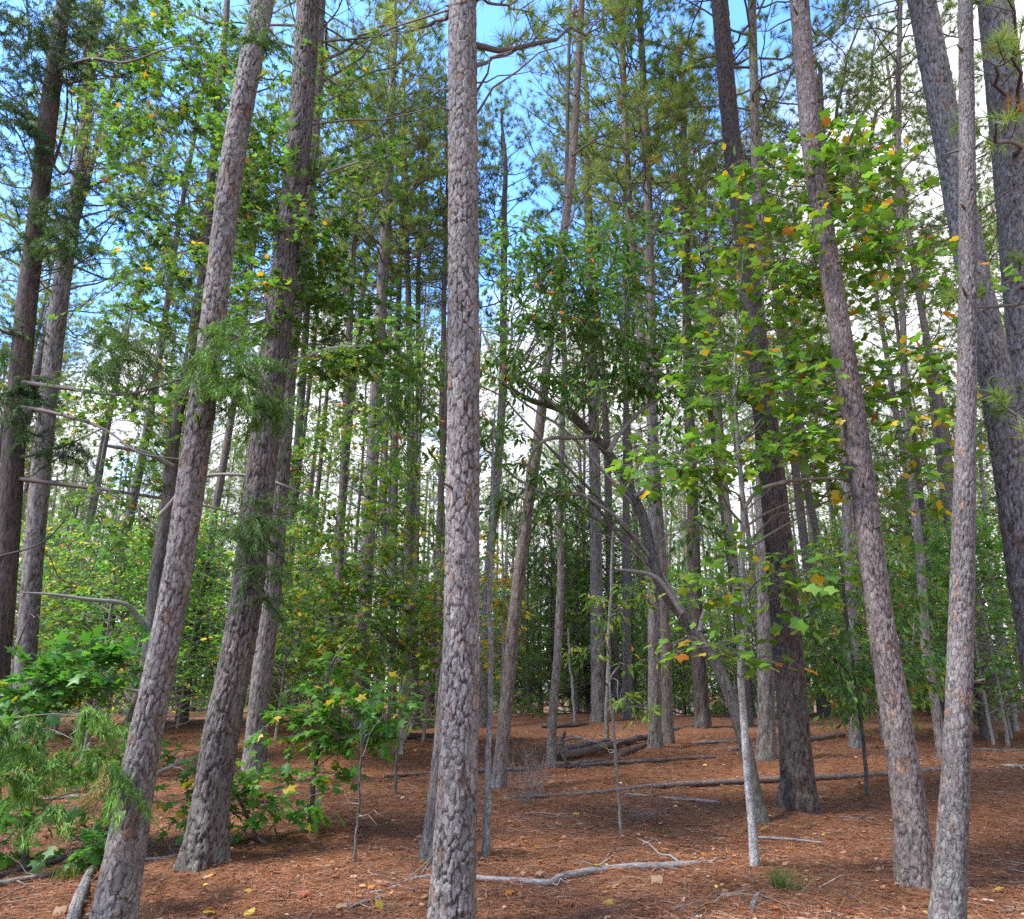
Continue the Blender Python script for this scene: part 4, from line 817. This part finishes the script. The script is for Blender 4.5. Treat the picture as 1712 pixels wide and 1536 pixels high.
# the wood far off: one mass
g_ = np.random.default_rng(10); n = 17000; a = g_.uniform(-.95, .95, n); rad = g_.uniform(66, 120, n); z = 17 * g_.random(n) ** .8
pos = np.c_[np.sin(a) * rad, np.cos(a) * rad, z - 1.5]; pos[:, :2] += g_.standard_normal((n, 2))
keep = rng; rng = g_
c, _ = palette('bent', n); V, Fc, C = place(L_SIMP, pos, g_.standard_normal((n, 3)), g_.standard_normal((n, 3)), g_.uniform(.4, .95, n), c * .9)
fw = tag(link('far_wood', mesh_np('far_wood', V, Fc, C, M_LEAF)), 'dim green wood far off behind the pine stand', 'woods', kind='stuff')
br = []
for k in range(260):
    aa, rr = g_.uniform(-.9, .9), g_.uniform(62, 115); x, y = math.sin(aa) * rr, math.cos(aa) * rr; br.append((np.array([[x, y, -2.5], [x + g_.normal() * .3, y, 10], [x + g_.normal() * .5, y, 20]]), np.array([.2, .16, .09])))
V, Q, C = tubes(br, 6, (.2, .165, .145)); tag(link('trunks', mesh_np('trunks', V, Q, C, M_TWIG, True), fw), kind='stuff'); rng = keep
print('wood', round(time.time() - T0, 1))

# ------------------------------------------------------------------ ground
gy = np.concatenate([np.linspace(-12, 3.5, 14), np.linspace(3.6, 13, 160), np.linspace(13.1, 26, 70), np.linspace(27, 70, 30), np.linspace(80, 600, 14)])
gx = np.concatenate([-np.geomspace(400, 14.5, 14), np.linspace(-14, 14, 220), np.geomspace(14.5, 400, 14)])
GX, GY = np.meshgrid(gx, gy)
def gz(X, Yv):
    z = hg(X, Yv) + (vnoise(X * 3.1, Yv * 3.1, 1) - .5) * .045 + (vnoise(X * 8, Yv * 8, 2) - .5) * .026 + (vnoise(X * .6, Yv * .6, 3) - .5) * .05
    for fx, fy, fr in FEET: z = z + (.03 + .28 * fr) * np.exp(-np.maximum(np.hypot(X - fx, Yv - fy) - fr, 0) / (.10 + .8 * fr))
    return z
GZ = gz(GX, GY)
nx_, ny_ = len(gx), len(gy)
ii = (np.arange(ny_ - 1)[:, None] * nx_ + np.arange(nx_ - 1)[None]).ravel()
me = mesh_np('ground', np.stack([GX, GY, GZ], -1).reshape(-1, 3), np.stack([ii, ii + 1, ii + nx_ + 1, ii + nx_], -1), mat=ground_mat(), smooth=True)
tag(link('ground', me), 'rust brown forest floor of fallen pine needles rising to a crest', kind='structure')

# ------------------------------------------------------------------ dead wood on the floor
def log(name, label, pts, style='log', nu=20, n=90, seed=1, lift=0.0, stubs=0, cat=None, cap=True, group=None, sink=.25):
    W = []
    for k, q in enumerate(pts):
        g = ground_at(q[0], q[1]); r = q[2] / 2 / F * axial(g); up = q[3] if len(q) > 3 else 0.0
        W.append([g[0], g[1], hg(g[0], g[1]) + r * (1 - sink) + lift + up, r])
    D = spline(np.array(W), n); P, r = D[:, :3], D[:, 3]; r = r * (1 + .07 * vnoise(np.linspace(0, n / 7, n), np.full(n, seed * 1.3), seed))
    P = P + np.c_[vnoise(np.linspace(0, 9, n), np.full(n, seed), 3) - .5, np.zeros(n), .4 * (vnoise(np.linspace(0, 9, n), np.full(n, seed), 4) - .5)] * r.mean() * .9
    base = P[0].copy(); V, Q, C = barked(P, r, nu, style, seed, 0, cap)
    if stubs == 0: return tag(bpy_at(link(name, mesh_np(name, V - base, Q, C, M_BARK, True, LAST_BK)), base), label, cat or 'log', group)
    root = thing(name, base, label, cat or 'branch', group); link('stem', mesh_np('stem', V - base, Q, C, M_WOOD, True), root); br = []
    for k in range(stubs):
        i = rng.integers(n // 6, n - 4); d = nrm(nrm(P[i + 2] - P[i]) * rng.uniform(-.2, 1) + rng.standard_normal(3) * np.array([.6, .6, .22]) + np.array([0, 0, .06])); L = rng.uniform(.12, .5)
        q = P[i] + d * L * np.linspace(0, 1, 5)[:, None]; q[1:] += rng.standard_normal((4, 3)) * .015; q[:, 2] = np.maximum(q[:, 2], hg(q[:, 0], q[:, 1]) + .006)
        br.append((q, np.linspace(max(.004, r[i] * .4), .002, 5)))
    V, Q, C = tubes(br, 5, STY[style]['c0']); link('twigs', mesh_np('twigs', V - base, Q, C, M_WOOD, True), root); return root
def bpy_at(o, p): o.location = [float(v) for v in p]; return o
log('fallen_log', 'thickest bark-covered log of the pile, running to the pine pair', [(1082, 1240, 9), (1030, 1252, 10), (975, 1266, 12), (925, 1276, 13)], seed=71, nu=28, lift=.05)
log('fallen_log', 'shorter log lying on top at the back of the pile', [(1018, 1246, 8), (985, 1252, 9), (944, 1262, 11)], seed=72, nu=26, lift=.05)
log('fallen_log', 'slim log on the front edge of the pile with broken tan end', [(1010, 1274, 6), (980, 1278, 7), (930, 1282, 8)], seed=73, nu=20, lift=.0)
log('fallen_log', 'slim log reaching from the pile towards the pine pair, lowest', [(1084, 1248, 7), (1060, 1256, 8), (1035, 1266, 7)], seed=74, nu=18, lift=.01)
log('fallen_branch', 'hooked dark branch standing up from the near end of the log pile', [(946, 1268, 5, .42), (941, 1272, 6, .25), (943, 1279, 6, .08), (960, 1284, 5, .0), (985, 1284, 4, .0)], 'charred', nu=10, seed=75, cat='branch', cap=False)
log('fallen_branch', 'pale broken sticks leaning over the back of the log pile', [(930, 1256, 4, .1), (960, 1250, 4, .16), (1000, 1254, 3, .12)], 'dry', nu=10, seed=76, cat='branch', stubs=5)
log('fallen_pole', 'long thin grey pole lying across the slope behind the arching trunk', [(843, 1338, 8), (960, 1332, 8), (1100, 1318, 9), (1240, 1310, 9), (1400, 1302, 9), (1482, 1297, 8), (1580, 1291, 10)], 'log', nu=20, n=260, seed=77)
log('fallen_pole', 'long thin pole passing the front of the log pile', [(640, 1300, 5), (760, 1292, 5), (900, 1287, 6), (1010, 1279, 6), (1120, 1272, 6), (1195, 1267, 5)], 'log', nu=14, n=200, seed=78)
log('fallen_branch', 'pale crooked branch between the long pole and the arching trunk', [(1046, 1331, 6), (1110, 1337, 6), (1180, 1342, 6), (1246, 1352, 4)], 'dry', nu=12, seed=79, stubs=4)
log('fallen_branch', 'long pale crooked branch on the near floor past the middle pine', [(795, 1472, 9), (860, 1476, 10), (915, 1480, 10), (940, 1470, 10), (1000, 1458, 11), (1090, 1454, 12), (1165, 1450, 12), (1192, 1446, 8)], 'dry', nu=20, n=160, seed=80, stubs=6)
log('fallen_branch', 'forked grey stick reaching away from the foot of the middle pine', [(722, 1468, 7), (690, 1474, 6), (650, 1490, 6), (612, 1496, 4)], 'dry', nu=12, seed=81, stubs=5)
log('fallen_branch', 'thin bent stick in the near needles below the forked stick', [(640, 1500, 4), (600, 1512, 4), (575, 1524, 3)], 'dry', nu=10, seed=82, stubs=2)
log('fallen_branch', 'grey forked branch near the grass tuft at the lower edge', [(1122, 1523, 5), (1170, 1512, 6), (1230, 1498, 7), (1285, 1483, 7)], 'dry', nu=14, seed=83, stubs=3)
log('fallen_branch', 'short rough stub of branch beside the grass tuft', [(1255, 1534, 10), (1262, 1510, 10), (1275, 1492, 8)], 'dry', nu=14, seed=84)
log('fallen_branch', 'whitish twiggy branch on the slope at the outer edge', [(1674, 1282, 5), (1700, 1284, 6), (1730, 1286, 6)], 'dry', nu=12, seed=85, stubs=6)
log('fallen_branch', 'thin stick high on the slope near the outer edge', [(1622, 1253, 4), (1670, 1257, 5), (1715, 1256, 4)], 'dry', nu=10, seed=86)
log('fallen_log', 'weathered half-buried log leaning against the foot of the lit pine', [(92, 1610, 24), (128, 1515, 19), (152, 1458, 13), (170, 1430, 5)], 'dry', nu=30, seed=87, sink=.75)
log('fallen_branch', 'long brown stick lying under the cedar sprays, upper of two', [(-8, 1468, 7), (50, 1452, 7), (112, 1436, 5)], 'log', nu=12, seed=88, stubs=2)
log('fallen_branch', 'long grey stick lying under the cedar sprays, lower of two', [(-8, 1480, 7), (70, 1466, 7), (150, 1446, 6)], 'dry', nu=12, seed=89, stubs=3)
log('fallen_branch', 'pale dead branch across the floor behind the lit leaning pine', [(0, 1358, 6), (60, 1342, 6), (130, 1334, 6), (185, 1340, 5)], 'dry', nu=12, seed=90, stubs=7)
log('fallen_branch', 'tangle of pale dead branches between the lit pine and furrowed pine', [(262, 1300, 6, .05), (290, 1296, 6, .12), (325, 1286, 5, .16)], 'dry', nu=12, seed=91, stubs=14)
log('fallen_branch', 'thin grey twiggy branch at the foot of the furrowed pine', [(240, 1440, 5), (280, 1436, 5), (330, 1428, 5), (400, 1414, 3)], 'dry', nu=10, seed=92, stubs=6)
log('fallen_log', 'dark rotten log lying along the crest before the grey pine', [(905, 1216, 7), (940, 1217, 8), (985, 1214, 8)], 'charred', nu=18, seed=93)
log('fallen_log', 'dark mossy log on the crest near the pale hardwood', [(560, 1240, 8), (640, 1236, 10), (728, 1234, 9)], 'charred', nu=18, seed=94)
log('fallen_log', 'log lying on the crest past the pine pair', [(1122, 1224, 6), (1150, 1218, 6), (1180, 1212, 5)], 'charred', nu=14, seed=95)
log('fallen_log', 'mossy log passing behind the foot of the stout dark pine', [(1218, 1256, 7), (1270, 1252, 7), (1345, 1240, 7), (1412, 1230, 6)], 'log', nu=16, seed=96)
log('fallen_branch', 'thin pale stick lying past the stout dark pine', [(1268, 1402, 4), (1310, 1404, 4), (1375, 1410, 3)], 'dry', nu=10, seed=97, stubs=2)
log('fallen_branch', 'short rotten branch behind the reddish pine foot', [(1398, 1370, 7), (1430, 1374, 8), (1462, 1372, 6)], 'log', nu=14, seed=98, stubs=2)
log('fallen_pole', 'thin pale pole on the upper slope behind the arching trunk', [(1160, 1244, 5), (1200, 1242, 5), (1245, 1240, 4)], 'dry', nu=12, seed=99)
log('fallen_branch', 'leaning dead branch propped behind the middle pine', [(668, 1256, 7, .0), (700, 1240, 7, .8), (735, 1230, 6, 1.8)], 'log', nu=12, seed=100, stubs=4)
def dry_bush(label, px, py, h, wd, nst, seed):
    b = ground_at(px, py); br = []
    for k in range(nst):
        d = nrm(np.array([rng.normal() * wd, rng.normal() * wd, 1.0])); L = h * rng.uniform(.5, 1.1); t = np.linspace(0, 1, 7)[:, None]; P = b + d * L * t; P[1:] += np.cumsum(rng.standard_normal((6, 3)) * .03 * L, 0); br.append((P, np.linspace(.005, .0015, 7)))
        for q in range(5):
            i = rng.integers(2, 6); d2 = nrm(d + rng.standard_normal(3)); br.append((np.array([P[i], P[i] + d2 * L * .2, P[i] + nrm(d2 + rng.standard_normal(3) * .3) * L * .38]), np.array([.0028, .002, .001])))
    root = thing('dry_bush', b, label, 'bush'); V, Q, C = tubes(br, 4, (.20, .165, .145)); link('stems', mesh_np('stems', V - b, Q, C, M_TWIG, True), root)
dry_bush('thin leafless grey bush on the slope before the log pile', 880, 1345, .75, .5, 16, 1)
dry_bush('sparse leafless twigs on the slope under the arching trunk', 1075, 1375, .35, .9, 9, 2)
dry_bush('wispy leafless bush beside the crooked pine foot', 905, 1330, .6, .5, 9, 3)
def grass(name, label, px, py, n, h, c1, cat):
    b = ground_at(px, py); pos = b + np.c_[rng.standard_normal((n, 2)) * .05, np.zeros(n)]; d = nrm(np.c_[rng.standard_normal((n, 2)) * .45, np.ones(n)]); L = h * rng.uniform(.5, 1.1, n)
    s = nrm(np.cross(d, rng.standard_normal((n, 3)))) * .0035; mid = pos + d * L[:, None] * .6; tip = pos + d * L[:, None] + np.c_[d[:, :2] * L[:, None] * .5, -.25 * L]
    V = np.stack([pos - s, pos + s, mid + s * .7, mid - s * .7, tip], 1).reshape(-1, 3) - b; f = np.array([(0, 1, 2), (0, 2, 3), (3, 2, 4)]); Fc = (f[None] + (np.arange(n) * 5)[:, None, None]).reshape(-1, 3)
    C = np.repeat(np.array(c1) * (1 + .25 * rng.standard_normal((n, 1))), 5, 0).clip(.01, .8)
    tag(bpy_at(link(name, mesh_np(name, V, Fc, C, M_LEAF)), b), label, cat)
grass('grass_tuft', 'small green grass tuft in the needles near the reddish pine', 1312, 1490, 90, .26, (.10, .17, .05), 'grass')
grass('pine_seedling', 'tiny yellow-green pine seedling under the cedar sprays', 112, 1470, 110, .17, (.14, .17, .04), 'seedling')
for k, (x, y) in enumerate([(1108, 1370), (1095, 1392), (1118, 1400), (1048, 1310)]):
    grass('seedling', ['tiny green seedling on the floor before the arching trunk, upper of three', 'tiny green seedling before the arching trunk, lower of three nearer the pole', 'tiny green seedling before the arching trunk, lowest of three', 'tiny green seedling just below the log pile'][k], x, y, 16, .10, (.05, .13, .03), 'seedling')
# heaps of needles against the nearest trunks
# ------------------------------------------------------------------ litter
def floor_pts(n, y0, y1, p=1.6):
    Yv = y0 + (y1 - y0) * rng.random(n) ** p; X = rng.uniform(-1, 1, n) * Yv * .86; return X, Yv
n = 190000; X, Yv = floor_pts(n, 4.3, 17, 1.7); Z = gz(X, Yv)
az = rng.uniform(0, math.pi * 2, n); el = rng.normal(0, .12, n); d = np.c_[np.cos(az) * np.cos(el), np.sin(az) * np.cos(el), np.sin(el)]; L = rng.uniform(.07, .17, n)
pos = np.c_[X, Yv, Z + rng.uniform(.002, .02, n)]; s = nrm(np.cross(d, rng.standard_normal((n, 3)) * .4 + [0, 0, 1])) * (.0016 + .00022 * Yv)[:, None]
V = np.stack([pos - s, pos + s, pos + d * L[:, None]], 1).reshape(-1, 3)
mixv = rng.random((n, 1)) ** 1.3; cc = np.array([.20, .085, .045]) * (1 - mixv) + np.array([.50, .255, .135]) * mixv; cc = np.where(rng.random((n, 1)) < .1, np.array([.40, .32, .25]), cc); cc = np.where(rng.random((n, 1)) < .12, np.array([.10, .055, .04]), cc)
patch = .55 + .8 * vnoise(X * 1.1, Yv * 1.1, 7)[:, None]; cc = (cc * np.array([1.08, .95, .85]) * patch * .68).clip(.01, .8)
tag(link('needle_litter', mesh_np('needle_litter', V, np.arange(n * 3).reshape(-1, 3), np.repeat(cc, 3, 0), M_LITTER)), 'loose fallen pine needles covering the forest floor', 'needles', kind='stuff')
n = 5200; X, Yv = floor_pts(n, 4.5, 20, 1.3); pos = np.c_[X, Yv, gz(X, Yv) + .012]
az = rng.uniform(0, 6.28, n); d = np.c_[np.cos(az), np.sin(az), rng.normal(0, .15, n)]; nn = nrm(rng.standard_normal((n, 3)) * .35 + [0, 0, 1])
PAL['dead'] = [(.45, (.26, .14, .085)), (.25, (.36, .23, .15)), (.04, (.40, .31, .24)), (.16, (.16, .08, .05)), (.07, (.50, .20, .06)), (.03, (.52, .40, .08))]
c, _ = palette('dead', n); V, Fc, C = place(L_SIMP, pos, d, nn, rng.uniform(.03, .085, n), c)
tag(link('leaf_litter', mesh_np('leaf_litter', V, Fc, C, M_LITTER)), 'scattered small brown dead leaves among the fallen needles', 'leaves', kind='stuff')
br = []
for k in range(1300):
    Yk = 4.6 + 14 * rng.random() ** 1.4; Xk = rng.uniform(-1, 1) * Yk * .84; a = rng.uniform(0, math.pi); l = rng.uniform(.06, .4) * (1 if k % 6 else 2)
    P = np.array([Xk, Yk, 0]) + np.array([math.cos(a), math.sin(a), 0]) * l * np.linspace(-.5, .5, 4)[:, None]; P[1:3, :2] += rng.standard_normal((2, 2)) * .03 * l; P[:, 2] = gz(P[:, 0], P[:, 1]) + .010
    br.append((P, np.array([.004, .0045, .004, .002]) * rng.uniform(.5, 1.5), [(.20, .16, .13), (.11, .08, .065), (.27, .23, .19), (.15, .10, .075)][k % 4]))
V, Q, C = tubes(br, 4); tag(link('twig_litter', mesh_np('twig_litter', V, Q, C, M_WOOD, True)), 'small broken twigs scattered over the needle floor', 'twigs', kind='stuff')
fl = [(k_, mesh_np('fallen_leaf', tp_[0] * .11, tp_[1], np.tile(c_2, (len(tp_[0]), 1)), M_LEAF)) for k_, tp_, c_2 in (('yellow', L_TULIP, (.55, .42, .07)), ('orange', L_STAR, (.55, .21, .05)), ('tan', L_TULIP, (.45, .30, .18)), ('red', L_STAR, (.42, .12, .06)))]
g_ = np.random.default_rng(12)
for k in range(64):
    x, y = g_.uniform(20, 1700), 1535 - 190 * g_.random() ** 1.3; p = ground_at(x, y); nm, m_ = fl[int(g_.choice(4, p=[.38, .27, .27, .08]))]
    o = link('fallen_leaf', m_); o.location = (p[0], p[1], float(gz(p[0], p[1])) + .028); o.rotation_euler = (g_.normal() * .35, g_.normal() * .35, g_.uniform(0, 6.28)); s = float(g_.uniform(.55, 1.05)); o.scale = (s, s, s)
    tag(o, 'single %s fallen leaf lying on the near needle floor' % nm, 'leaf', 'fallen %s leaves' % nm)
print('done', round(time.time() - T0, 1), sum(len(m.polygons) * (m.polygons[0].loop_total - 2) for m in bpy.data.meshes if len(m.polygons)), len(bpy.data.objects))
